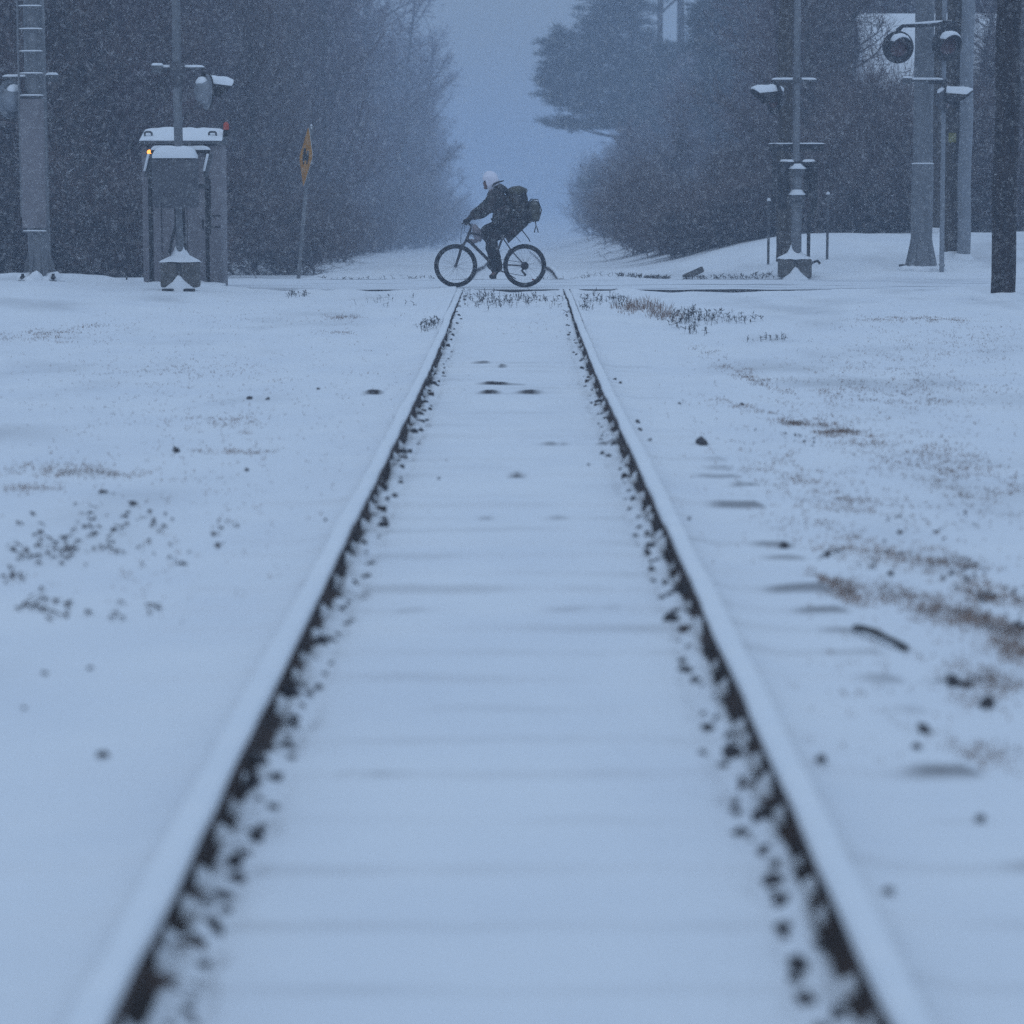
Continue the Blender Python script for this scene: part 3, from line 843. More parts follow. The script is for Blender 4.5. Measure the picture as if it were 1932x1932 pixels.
# ------------------------------------------------------------------ signal parts
def signal_lamp(parent, pos, nrm, rad=0.29, snow=True, visor=0.30, seed=0, back='dark'):
    """flasher: round background, housing behind, red lens, long hood in front and the snow on it"""
    n = Vector((nrm[0], nrm[1], 0)).normalized(); p = Vector(pos); up = Vector((0, 0, 1)); s = n.cross(up).normalized()
    root = bpy.data.objects.new('signal_lamp', None); root.empty_display_size = 0.1
    link(root, parent)
    bm = B(); lathe(bm, [(-0.012, 0.0), (-0.012, rad * .97), (0, rad), (0.012, rad * .97), (0.012, 0.17), (0.012, 0.0)], p, n, 36)
    fin('background', bm, M['dark'], root)
    if back != 'dark':
        bm = B(); lathe(bm, [(-0.0125, 0.0), (-0.0125, rad * .95), (-0.016, rad * .94), (-0.016, 0.0)], p, n, 36); fin('background_rear', bm, M[back], root)
    bm = B(); lathe(bm, [(-0.17, 0.0), (-0.165, 0.07), (-0.14, 0.12), (-0.08, 0.165), (-0.013, 0.18), (-0.013, 0.0)], p, n, 28)
    fin('housing', bm, M[back if back != 'dark' else 'boxpaint'], root)
    bm = B(); lathe(bm, [(0.013, 0.0), (0.013, 0.150), (0.03, 0.148), (0.045, 0.09), (0.05, 0.0)], p, n, 28)
    fin('lens', bm, M['lens'], root)
    bm = B(); r0 = 0.165; K = 20; ring = {}
    for k in range(K + 1):
        a = R(-20) + (math.pi + R(40)) * k / K
        L = visor * (0.35 + 0.65 * max(0.0, math.sin(a)) ** 0.7)
        for q in range(2):
            rr = r0 + 0.006 * q
            for e in range(2):
                c = p + n * (0.012 + L * e) + (s * math.cos(a) + up * math.sin(a)) * rr - up * (0.03 * e)
                ring[k, q, e] = bm.verts.new(c)
    for k in range(K):
        bm.faces.new((ring[k, 0, 0], ring[k + 1, 0, 0], ring[k + 1, 0, 1], ring[k, 0, 1]))
        bm.faces.new((ring[k, 1, 0], ring[k, 1, 1], ring[k + 1, 1, 1], ring[k + 1, 1, 0]))
        bm.faces.new((ring[k, 0, 1], ring[k + 1, 0, 1], ring[k + 1, 1, 1], ring[k, 1, 1]))
    fin('hood', bm, M['dark'], root)
    if snow:
        bm = B(); g = {}
        K = 10
        for k in range(K + 1):
            a = R(38) + R(104) * k / K
            for e in range(6):
                L = (visor - 0.01) * (0.35 + 0.65 * max(0.0, math.sin(a)) ** 0.7) * e / 5
                t = 0.045 * (1 - abs(k / K * 2 - 1) ** 3) * (0.75 + 0.5 * random.random()) * (1 - 0.45 * (e == 5))
                base = p + n * (0.014 + L) + (s * math.cos(a) + up * math.sin(a)) * 0.172 - up * (0.03 * e / 5)
                g[k, e, 0] = bm.verts.new(base); g[k, e, 1] = bm.verts.new(base + up * (t + 0.004))
        for k in range(K):
            for e in range(5):
                for q in (0, 1):
                    bm.faces.new((g[k, e, q], g[k + 1, e, q], g[k + 1, e + 1, q], g[k, e + 1, q]))
            bm.faces.new((g[k, 5, 0], g[k + 1, 5, 0], g[k + 1, 5, 1], g[k, 5, 1]))
        for e in range(5):
            bm.faces.new((g[0, e, 0], g[0, e + 1, 0], g[0, e + 1, 1], g[0, e, 1]))
            bm.faces.new((g[K, e, 0], g[K, e, 1], g[K, e + 1, 1], g[K, e + 1, 0]))
        fin('hood_snow', bm, M['snow'], root)
        bm = B()
        blob(bm, p - n * 0.075 + up * 0.125, (0.085, 0.12, 0.075), 2, 0.10, seed, Matrix.Rotation(math.atan2(n.y, n.x), 3, 'Z'))
        fin('housing_snow', bm, M['snow'], root)
    return root

def crossarm(parent, z, x0, x1, y=0.0, boxes=(), snow=True):
    bm = B(); tube(bm, [(x0, y, z), (x1, y, z)], 0.022, 10)
    for bx in boxes:
        box(bm, (bx, y, z - 0.01), (0.15, 0.10, 0.10), bevel=0.012)
    a = fin('crossarm', bm, M['galvd'], parent)
    if snow:
        bm = B(); snow_slab(bm, (x0 + x1) / 2, y, z + 0.018, abs(x1 - x0), 0.045, 0.028, 3, 26, 4)
        for i, bx in enumerate(boxes):
            snow_slab(bm, bx, y, z + 0.041, 0.15, 0.10, 0.03, 5 + i)
        fin('crossarm_snow', bm, M['snow'], a)
    return a

# ---- left: cantilever mast with ladder
def ladder_mast():
    Y = 36.6; x = X_at(73, Y); z = ground_z(x, Y) - 0.03
    t = thing('signal_mast', 'thick grey steel signal mast with a ladder up its face, at the left edge', 'signal mast', (x, Y, z))
    H = 7.0
    bm = B(); tube(bm, [(0.02, 0, 0.0), (0.02, 0, 1.2), (0, 0, H)], [0.155, 0.148, 0.135], 28)
    fin('mast', bm, M['galv'], t)
    bm = B()
    for k in range(8):                                           # gusset plates and base
        a = R(22.5 + 45 * k)
        d = Vector((math.cos(a), math.sin(a), 0)); n = Vector((-d.y, d.x, 0)) * 0.008
        o = Vector((0.02, 0, 0))
        pr = [(0.14, 0.03), (0.23, 0.03), (0.23, 0.07), (0.15, 0.42), (0.14, 0.42)]
        A = [bm.verts.new(o + d * r + Vector((0, 0, h)) + n) for r, h in pr]; C = [bm.verts.new(o + d * r + Vector((0, 0, h)) - n) for r, h in pr]
        bm.faces.new(A); bm.faces.new(C[::-1])
        for i in range(5):
            bm.faces.new((A[i], C[i], C[(i + 1) % 5], A[(i + 1) % 5]))
    box(bm, (0.02, 0, -0.01), (0.52, 0.52, 0.036), bevel=0.008)
    b = fin('base_plate', bm, M['galv'], t, smooth_shade=False)
    for sx, sy in ((-.20, -.20), (.22, -.22), (-.2, .2), (.2, .2)):
        bm = B(); tube(bm, [(sx + .02, sy, 0.02), (sx + .02, sy, 0.10)], 0.022, 6); tube(bm, [(sx + .02, sy, 0.035), (sx + .02, sy, 0.06)], 0.038, 6)
        fin('anchor_bolt', bm, M['dark'], b, False)
    bm = B()
    for k in range(9):
        a = R(-180 + 22 * k)
        blob(bm, (0.02 + 0.20 * math.cos(a), 0.20 * math.sin(a), 0.0), (0.13, 0.12, 0.07 + 0.06 * (k % 3 == 1)), 2, 0.2, k)
    fin('base_snow', bm, M['snow'], t)
    bm = B()
    zb = 0.86
    for sx in (-0.175, 0.175):
        box(bm, (sx, -0.20, (zb + H) / 2), (0.022, 0.045, H - zb))
    lad = fin('ladder', bm, M['galv'], t, False)
    s = FU / depth(Y)
    r0 = (870 - 527) / 1.0
    rung_z = [z_ - z for z_ in [Z_at(v, Y) for v in (436.5, 182, 140.5, 99, 57, 14, -28, -70)]]
    rung_z += [rung_z[-1] + 0.31 * k for k in range(1, 7)]
    for zr in rung_z:
        bm = B(); tube(bm, [(-0.175, -0.205, zr), (0.175, -0.205, zr)], 0.011, 8)
        r = fin('rung', bm, M['galv'], lad)
        bm = B(); snow_slab(bm, 0, -0.205, zr + 0.009, 0.32, 0.022, 0.012, 2, 12, 3); fin('rung_snow', bm, M['snow'], lad)
    z0, z1 = rung_z[0] + 0.05, rung_z[1] - 0.04
    bm = B(); box(bm, (0, -0.228, (z0 + z1) / 2), (0.325, 0.006, z1 - z0)); fin('climb_guard', bm, M['paint'], lad, False)
    for zz in (1.2, 2.2, 3.4, 4.6, 5.8):
        bm = B(); box(bm, (-0.15, -0.12, zz), (0.02, 0.16, 0.03)); box(bm, (0.15, -0.12, zz), (0.02, 0.16, 0.03))
        fin('ladder_bracket', bm, M['galvd'], lad, False)
    zc = Z_at(147, Y) - z
    crossarm(t, zc, -0.42, 0.31, -0.05, boxes=(0.25,))
    l = signal_lamp(t, (-0.335, -0.05, zc - 0.29), (-0.86, 0.5), rad=0.28, seed=3, back='pale')
    bm = B(); tube(bm, [(-0.39, -0.05, zc + 0.02), (-0.39, -0.05, zc - 0.05), (-0.28, -0.10, zc - 0.16)], 0.024, 8); fin('lamp_bracket', bm, M['galvd'], t)
    bm = B()
    for v in (222, 325):
        box(bm, (0.215, -0.1, Z_at(v, Y) - z), (0.05, 0.06, 0.05), bevel=0.01)
    fin('clamp', bm, M['galvd'], t)
ladder_mast()

# ---- left: signal control cabinet
def cabinet():
    Y = 38.6; x = X_at(346.5, Y); z = ground_z(x, Y) - 0.04
    t = thing('signal_cabinet', 'tall grey signal cabinet with a snowy roof and a lit amber lamp', 'signal cabinet', (x, Y, z))
    bm = B(); box(bm, (0, 0.35, 1.02), (1.13, 0.70, 2.06), bevel=0.015); fin('body', bm, M['paint'], t)
    for sx, w in ((-0.525, 0.085), (-0.36, 0.11), (0.475, 0.175)):
        bm = B(); box(bm, (sx, -0.035, 1.01), (w, 0.075, 2.02), bevel=0.012); fin('corner_post', bm, M['paint'], t)
    for sx, w in ((-0.12, 0.36), (0.20, 0.26)):
        bm = B(); box(bm, (sx, -0.012, 0.82), (w, 0.03, 1.5), bevel=0.01); d = fin('door', bm, M['paint'], t)
        bm = B(); box(bm, (sx + w * 0.36, -0.035, 0.9), (0.02, 0.03, 0.14), bevel=0.006); fin('handle', bm, M['dark'], d)
        for zz in (0.3, 1.35):
            bm = B(); tube(bm, [(sx - w * .48, -0.03, zz - .05), (sx - w * .48, -0.03, zz + .05)], 0.012, 8); fin('hinge', bm, M['dark'], d)
    for sx in (-0.46, 0.355):
        bm = B(); box(bm, (sx, -0.008, 1.03), (0.045, 0.03, 1.9)); fin('gap_strip', bm, M['dark'], t, False)
    for zz in (0.86, 1.02):
        bm = B(); box(bm, (0.475, -0.078, zz), (0.15, 0.012, 0.022)); fin('hasp', bm, M['dark'], t, False)
    bm = B()                                                     # roof: a shed top sloping to the front
    pr = [(-0.58, 2.06), (0.58, 2.06), (0.58, 2.10), (-0.58, 2.10)]
    a = [bm.verts.new(p) for p in [(-.60, -.12, 2.04), (.60, -.12, 2.04), (.60, -.12, 2.085), (-.60, -.12, 2.085), (-.57, .30, 2.04), (.57, .30, 2.04), (.57, .30, 2.25), (-.57, .30, 2.25)]]
    for f in ((0, 1, 2, 3), (7, 6, 5, 4), (3, 2, 6, 7), (0, 4, 5, 1), (1, 5, 6, 2), (0, 3, 7, 4)):
        bm.faces.new([a[i] for i in f])
    a = [bm.verts.new(p) for p in [(-.57, .301, 2.04), (.57, .301, 2.04), (.57, .301, 2.25), (-.57, .301, 2.25), (-.60, .76, 2.04), (.60, .76, 2.04), (.60, .76, 2.085), (-.60, .76, 2.085)]]
    for f in ((0, 1, 2, 3), (7, 6, 5, 4), (3, 2, 6, 7), (0, 4, 5, 1), (1, 5, 6, 2), (0, 3, 7, 4)):
        bm.faces.new([a[i] for i in f])
    rf = fin('roof', bm, M['galvd'], t, False)
    bm = B(); nx = 24; g = {}
    for i in range(nx + 1):
        for j in range(9):
            a_ = i / nx * 2 - 1; b_ = j / 8
            zz = 2.085 + 0.165 * b_ + 0.035 * (1 - abs(a_) ** 10) * (0.7 + 0.6 * (0.5 + float(vnoise(a_ * 6, b_ * 5)))) * (0.35 if j == 0 else 1)
            g[i, j] = bm.verts.new((a_ * (0.597 - 0.03 * b_), -0.118 + 0.42 * b_, zz))
            g[i, j, 'b'] = bm.verts.new((a_ * (0.597 - 0.03 * b_), -0.118 + 0.42 * b_, 2.086 + 0.165 * b_ - 0.002))
    for i in range(nx):
        for j in range(8):
            bm.faces.new((g[i, j], g[i + 1, j], g[i + 1, j + 1], g[i, j + 1]))
        bm.faces.new((g[i, 0], g[i, 0, 'b'], g[i + 1, 0, 'b'], g[i + 1, 0]))
    for j in range(8):
        for i in (0, nx):
            bm.faces.new((g[i, j], g[i, j + 1], g[i, j + 1, 'b'], g[i, j, 'b']))
    fin('roof_snow', bm, M['snow'], rf)
    for sx in (-0.478, 0.445):
        bm = B(); tube(bm, [(sx - 0.05, 0.04, 2.10), (sx - 0.05, 0.0, 2.20), (sx - .03, 0, 2.215), (sx + .03, 0, 2.215), (sx + 0.05, 0.0, 2.20), (sx + 0.05, 0.04, 2.10)], 0.016, 8)
        fin('lifting_lug', bm, M['galvd'], rf)
    bm = B(); box(bm, (0, -0.075, 1.975), (0.80, 0.05, 0.09)); fin('eaves_board', bm, M['dark'], t, False)
    bm = B(); box(bm, (-0.455, -0.10, 1.92), (0.06, 0.06, 0.09), bevel=0.01); lb = fin('lamp_box', bm, M['dark'], t)
    bm = B(); lathe(bm, [(-0.001, 0.0), (-0.001, 0.036), (0.02, 0.031), (0.038, 0.0)], (-0.447, -0.131, 1.925), (0, -1, 0), 16); fin('amber_light', bm, M['amber'], lb)
    bm = B(); box(bm, (0.63, 0.1, 2.20), (0.07, 0.07, 0.09), bevel=0.01); rb = fin('beacon_base', bm, M['dark'], t)
    bm = B(); lathe(bm, [(0.0, 0.035), (0.02, 0.042), (0.08, 0.04), (0.11, 0.02), (0.115, 0)], (0.63, 0.1, 2.246), (0, 0, 1), 16); fin('beacon_light', bm, M['redlamp'], rb)
    bm = B()
    for sx, hh in ((-.4, .06), (.2, .08), (.42, .06), (0, .05)):
        blob(bm, (sx, -0.10, 0.02), (0.20, 0.12, hh), 2, 0.2, int(sx * 10) + 9)
    fin('foot_snow', bm, M['snow'], t)
cabinet()

def mast_base(t, w, h, seed, y=0.0, feet=True):
    bm = B()
    for sx in (-1, 1):
        box(bm, (sx * w * 0.27, y, 0.05 + h / 2), (w * 0.44, w * 0.62, h), bevel=0.025)
    box(bm, (0, y, 0.10 + h / 2), (w * 0.16, w * 0.5, h), bevel=0.02)
    b = fin('junction_base', bm, M['darkbase'], t)
    bm = B(); lathe(bm, [(0, w * .56), (0.03, w * .50), (0.09, w * .24), (0.16, 0.085), (0.22, 0.068)], (0, y, 0.05 + h), (0, 0, 1), 24)
    for v in bm.verts:
        v.co.z += 0.02 * float(vnoise(v.co.x * 9 + seed, v.co.y * 9))
        v.co.y = y + (v.co.y - y) * 0.66
    fin('base_snow', bm, M['snow'], b)
    bm = B()
    lathe(bm, [(0, w * .48), (0.06, w * .40), (0.15, w * .18), (0.22, w * .08), (0.25, 0)], (0, y - w * 0.28, -0.02), (0, 0, 1), 20)
    for v in bm.verts:
        v.co.y = y - w * 0.28 + (v.co.y - y + w * .28) * 0.5
        v.co.x += 0.03 * float(vnoise(v.co.z * 12, seed)); v.co.z += 0.02 * float(vnoise(v.co.x * 8 + seed, 3))
    fin('drifted_snow', bm, M['snow'], b)
    if feet:
        for sx in (-0.14, 0.15):
            bm = B(); box(bm, (sx, y - w * 0.55, 0.005), (0.15, 0.10, 0.07), bevel=0.01); fin('footing', bm, M['dark'], b)
    return b

# ---- left: crossing signal in front of the cabinet
def left_signal():
    Y = 36.4; x = X_at(341, Y); z = ground_z(x, Y) - 0.0
    t = thing('crossing_signal', 'crossing signal on a pole in front of the grey cabinet, hood pointing right', 'crossing signal', (x, Y, z))
    H = 6.5
    bm = B(); tube(bm, [(0, 0, 0.1), (0, 0, 1.4), (-0.02, 0, H)], [0.062, 0.060, 0.054], 20); fin('pole', bm, M['galv'], t)
    mast_base(t, 0.52, 0.34, 3)
    zc = Z_at(129, Y) - z
    crossarm(t, zc, -0.31, 0.36, 0.0, boxes=(-0.27,))
    bm = B(); box(bm, (0, 0, zc - 0.02), (0.20, 0.16, 0.16), bevel=0.02); tube(bm, [(0, 0, zc - .25), (0, 0, zc + 0.08)], 0.075, 16); fin('arm_clamp', bm, M['boxpaint'], t)
    bm = B(); tube(bm, [(0.34, 0, zc), (0.34, 0.0, zc - 0.10), (0.30, -0.05, zc - 0.16)], 0.026, 8); fin('lamp_bracket', bm, M['dark'], t)
    signal_lamp(t, (0.40, -0.02, zc - 0.31), (0.90, 0.42), rad=0.26, seed=5, visor=0.36, back='pale')
    # gate mechanism box with its side arms
    zb0, zb1 = Z_at(393, Y) - z, Z_at(298, Y) - z
    bm = B(); box(bm, (-0.02, -0.24, (zb0 + zb1) / 2), (0.60, 0.36, zb1 - zb0), bevel=0.075, seg=4); g = fin('gate_mechanism', bm, M['boxpaint'], t)
    bm = B(); lathe(bm, [(0, 0.0), (0.0, 0.12), (-0.05, 0.14), (-0.06, 0.0)], (-0.02, -0.18, zb0 + 0.03), (0, 0, -1), 18); fin('mechanism_foot', bm, M['boxpaint'], g)
    bm = B(); snow_slab(bm, -0.02, -0.24, zb1 - 0.004, 0.57, 0.37, 0.15, 9, 24, 12)
    fin('mechanism_snow', bm, M['snow'], g)
    for sx in (-1, 1):
        bm = B()
        xx = sx * 0.40 - 0.01
        box(bm, (xx, 0.04, zb1 - 0.10), (0.05, 0.16, 0.32), rot=Matrix.Rotation(R(14), 3, 'Y'), bevel=0.01)
        box(bm, (xx - sx * 0.07, 0.0, zb1 - 0.38), (0.16, 0.08, 0.06), bevel=0.01)
        a = fin('gate_arm_support', bm, M['galvd'], t)
        bm = B(); box(bm, (xx - 0.02, -0.06, zb1 - 0.06), (0.035, 0.04, 0.24), rot=Matrix.Rotation(R(14), 3, 'Y'), bevel=0.012); fin('arm_snow', bm, M['snow'], a)
        bm = B(); box(bm, (sx * 0.385 - 0.02 * (sx < 0), 0.10, zb0 - 0.10 + 0.12 * (sx > 0)), (0.06, 0.05, 0.95 - 0.2 * (sx > 0)), bevel=0.008); fin('counterweight', bm, M['dark'], a)
    zt = Z_at(287, Y) - z
    bm = B(); box(bm, (0.01, 0.10, zt + 0.01), (0.80, 0.09, 0.05), bevel=0.01); cb = fin('cross_bar', bm, M['dark'], t)
    bm = B(); snow_slab(bm, -0.21, 0.09, zt + 0.034, 0.34, 0.10, 0.055, 12); snow_slab(bm, 0.23, 0.09, zt + 0.034, 0.36, 0.10, 0.05, 14); fin('bar_snow', bm, M['snow'], cb)
    bm = B(); tube(bm, [(0.055, -0.03, zb0), (0.06, -0.02, 0.9), (0.065, -0.01, 0.5)], 0.02, 8)
    tube(bm, [(-0.06, -0.02, zb0 - 0.25), (-0.10, -0.05, zb0 - 0.42), (-0.14, -0.06, 0.5)], 0.022, 8); tube(bm, [(-0.055, -0.02, zb0), (-0.055, -0.02, zb0 - 0.25)], 0.014, 8)
    fin('conduit', bm, M['dark'], t)
left_signal()

# ---- yellow diamond sign seen nearly edge on
def diamond_sign():
    Y = 43.4; x = X_at(562, Y); z = ground_z(x, Y) - 0.05
    t = thing('warning_sign', 'leaning yellow diamond warning sign seen almost edge on', 'warning sign', (x, Y, z))
    s = depth(Y) / FU
    top = Vector((28 * s, 0, (532 - 236) * s))
    d = top.normalized()
    bm = B(); box(bm, tuple(top * 0.5), (0.06, 0.045, top.length), rot=Vector((0, 0, 1)).rotation_difference(d).to_matrix()); fin('post', bm, M['galv'], t, False)
    c = top - d * 0.50
    half = 0.50
    rz = R(-73)
    face = Vector((math.sin(rz), -math.cos(rz), 0)); sidev = Vector((math.cos(rz), math.sin(rz), 0))
    o = face * 0.04
    def dia(h, th, off, rn=0.06):
        bm = B(); pr = []
        for k in range(4):
            a = math.pi / 2 * k
            for e in range(5):
                b = a + R(-45 + 22.5 * e)
                cc = ((h - rn * 1.414) * math.cos(a) + rn * math.cos(b), (h - rn * 1.414) * math.sin(a) + rn * math.sin(b))
                pr.append(cc)
        A = [bm.verts.new(c + o + sidev * p + d * q + face * (off + th)) for p, q in pr]; C = [bm.verts.new(c + o + sidev * p + d * q + face * off) for p, q in pr]
        bm.faces.new(A); bm.faces.new(C[::-1])
        for i in range(len(pr)):
            bm.faces.new((A[i], C[i], C[(i + 1) % len(pr)], A[(i + 1) % len(pr)]))
        return bm
    pl = fin('plate', dia(half, 0.006, 0), M['alu'], t, False)
    fin('yellow_face', dia(half * 0.985, 0.002, 0.0065), M['yellow'], pl, False)
    bm = B()                                                     # dark pictogram: a low vehicle outline
    for (p0, p1, q0, q1) in ((-0.22, 0.22, -0.06, 0.04), (-0.20, -0.02, 0.04, 0.14), (0.05, 0.20, 0.04, 0.09), (-0.17, -0.09, -0.12, -0.06), (0.09, 0.17, -0.12, -0.06)):
        vs_ = [bm.verts.new(c + o + sidev * p + d * q + face * 0.0125) for p, q in ((p0, q0), (p1, q0), (p1, q1), (p0, q1))]
        bm.faces.new(vs_)
    fin('pictogram', bm, M['black'], pl, False)
    bm = B(); blob(bm, tuple(c + d * half * 0.93 - face * 0.0), (0.03, 0.025, 0.06), 2, 0.2, 2); fin('sign_snow', bm, M['snow'], pl)
diamond_sign()

# ---- right: crossing signal in front of a wooden pole
def right_signal():
    Y = 43.0; x = X_at(1499, Y); z = Z_at(515, Y)
    z = ground_z(x, Y) + 0.0
    t = thing('crossing_signal', 'crossing signal with a low double frame on the snowy bank, hood pointing left', 'crossing signal', (x, Y, z))
    H = 6.5
    bm = B(); tube(bm, [(0.02, 0, 0.1), (0.02, 0, 1.6), (0, 0, 2.1), (-0.01, 0, H)], [0.085, 0.08, 0.055, 0.05], 20); fin('pole', bm, M['galv'], t)
    mast_base(t, 0.53, 0.30, 8, feet=False)
    for v, rr in ((323, 0.135), (372, 0.13), (386, 0.125)):
        zz = Z_at(v, Y) - z
        bm = B(); lathe(bm, [(-0.05, 0.08), (-0.05, rr), (0.04, rr), (0.05, 0.08)], (0.02, 0, zz), (0, 0, 1), 20); c = fin('collar', bm, M['galvd'], t)
        if v != 386:
            bm = B(); lathe(bm, [(0.036, rr + .01), (0.05, rr + .01), (0.085, rr * .8), (0.12, 0.085)], (0.02, 0, zz), (0, 0, 1), 20); fin('collar_snow', bm, M['snow'], c)
    zc = Z_at(152, Y) - z
    crossarm(t, zc, -0.40, 0.31, 0.0, boxes=())
    bm = B(); box(bm, (0, 0, zc), (0.14, 0.13, 0.09), bevel=0.015); fin('arm_clamp', bm, M['galvd'], t)
    bm = B(); tube(bm, [(-0.37, 0, zc), (-0.37, 0, zc - 0.08), (-0.32, 0, zc - 0.13)], 0.024, 8); fin('lamp_bracket', bm, M['dark'], t)
    signal_lamp(t, (-0.36, -0.03, zc - 0.28), (-0.92, -0.38), rad=0.26, seed=8, visor=0.40)
    zt, zl = Z_at(271, Y) - z, Z_at(305, Y) - z
    bm = B(); box(bm, (0.01, 0.06, zt - 0.06), (0.88, 0.04, 0.12)); u1 = fin('upper_bar', bm, M['dark'], t, False)
    bm = B(); snow_slab(bm, 0.01, 0.06, zt, 0.90, 0.045, 0.015, 3, 24, 3); fin('bar_snow', bm, M['snow'], u1)
    bm = B(); box(bm, (0.02, -0.02, zl - 0.03), (0.56, 0.10, 0.06)); u2 = fin('lower_bar', bm, M['dark'], t, False)
    bm = B(); snow_slab(bm, -0.15, -0.02, zl, 0.22, 0.11, 0.035, 4); fin('bar_snow', bm, M['snow'], u2)
    bm = B(); snow_slab(bm, 0.20, -0.02, zl, 0.20, 0.11, 0.035, 6); fin('bar_snow', bm, M['snow'], u2)
    for sx, w_, z0, z1 in ((-0.36, 0.05, zl - 0.95, zt), (-0.22, 0.13, zl - 0.75, zl), (0.29, 0.09, zl - 0.85, zl), (0.21, 0.045, 0.12, zl - .8)):
        bm = B(); box(bm, (sx, -0.06, (z0 + z1) / 2), (w_ * 1.15, 0.06, z1 - z0), bevel=0.006); fin('counterweight', bm, M['dark'], t)
    for sx, w_, h_ in ((-0.19, 0.20, 0.46), (0.23, 0.17, 0.52)):
        bm = B(); box(bm, (sx, 0.12, zl - 0.05 - h_ / 2), (w_, 0.14, h_), bevel=0.015); fin('relay_box', bm, M['dark'], t)
    bm = B(); lathe(bm, [(0, 0), (0.0, 0.045), (0.06, 0.045), (0.07, 0)], (-0.22, -0.07, zl - 0.13), (0, -1, 0), 14); fin('pivot', bm, M['galvd'], t)
    bm = B(); tube(bm, [(0.26, -.05, 0.28), (0.36, -0.05, 0.32), (0.40, -0.05, 0.27)], 0.022, 6); fin('cable_end', bm, M['dark'], t)
right_signal()

def thin_post(u, v0, v1, Y, label):
    x = X_at(u, Y); z = ground_z(x, Y)
    h = Z_at(v0, Y) - z
    t = thing('marker_post', label, 'marker post', (x, Y, z - 0.1))
    bm = B(); tube(bm, [(0, 0, 0), (0, 0, h + 0.1)], 0.022, 8); fin('post', bm, M['galvd'], t)
    bm = B(); tube(bm, [(0, 0, h + 0.09), (0, 0, h + 0.14)], [0.035, 0.02], 8); fin('snow_cap', bm, M['snow'], t)
thin_post(1449, 378, 470, 45.8, 'thin grey post left of the crossing signal on the bank')
thin_post(1560, 366, 468, 45.8, 'thin grey post right of the crossing signal on the bank')
x, Y = X_at(239, 38.0), 38.0
t = thing('marker_post', 'very thin dark stake standing left of the grey signal cabinet', 'stake', (x, Y, ground_z(x, Y) - .05))
bm = B(); tube(bm, [(0, 0, 0), (0.01, 0, 0.52)], 0.012, 6); fin('post', bm, M['dark'], t)

def pole(u0, u1, v_base, Y, name, label, mat, H=9.0, lean=0.0, cat='utility pole', taper=0.86, base_mat=None):
    x = X_at((u0 + u1) / 2, Y); z = ground_z(x, Y)
    r = (u1 - u0) / 2 * depth(Y) / FU
    t = thing(name, label, cat, (x, Y, z - 0.1))
    bm = B(); n = 22; pts = [(lean * H * i / n + 0.01 * math.sin(i * 1.3), 0, H * i / n) for i in range(n + 1)]
    tube(bm, pts, [r * (1 - (1 - taper) * i / n) for i in range(n + 1)], 22)
    fin('shaft', bm, mat, t)
    bm = B()
    lathe(bm, [(0, r * 1.9), (0.05, r * 1.6), (0.11, r * 1.2), (0.14, r * 0.98)], (0, 0, 0.05), (0, 0, 1), 20)
    for v in bm.verts:
        v.co.z += 0.05 * float(vnoise(v.co.x * 5 + u0, v.co.y * 5)); v.co.x *= 1.1
    fin('snow_collar', bm, M['snow'], t)
    return t, r
dp, r = pole(1868, 1914, 560, 35.2, 'utility_pole', 'thick dark wooden utility pole standing near the right edge', M['pole'], lean=0.002, taper=0.95)
bm = B(); blob(bm, (-0.22, -0.12, 0.08), (0.22, 0.2, 0.10), 2, 0.2, 3); fin('snow_heap', bm, M['snow'], dp)
bp_, r = pole(1777, 1808, 484, 46.0, 'utility_pole', 'brown wooden pole with a small yellow tag beside the grey steel pole', M['pole2'], taper=0.93)
zt = Z_at(260, 46.0) - bp_.location.z
bm = B(); box(bm, (-0.03, -r - 0.004, zt), (0.13, 0.012, 0.16)); fin('yellow_tag', bm, M['tag'], bp_, False)
pole(1804, 1829, 487, 45.7, 'steel_pole', 'pale grey steel pole right of the brown wooden pole', M['pale'], cat='pole', taper=0.98)
pole(1755, 1772, 440, 52.0, 'utility_pole', 'narrow brown wooden pole behind the bank, between two steel masts', M['pole2'], taper=0.95)
pole(1463, 1491, 470, 45.2, 'utility_pole', 'brown wooden pole right behind the crossing signal on the bank', M['pole2'], taper=0.93)

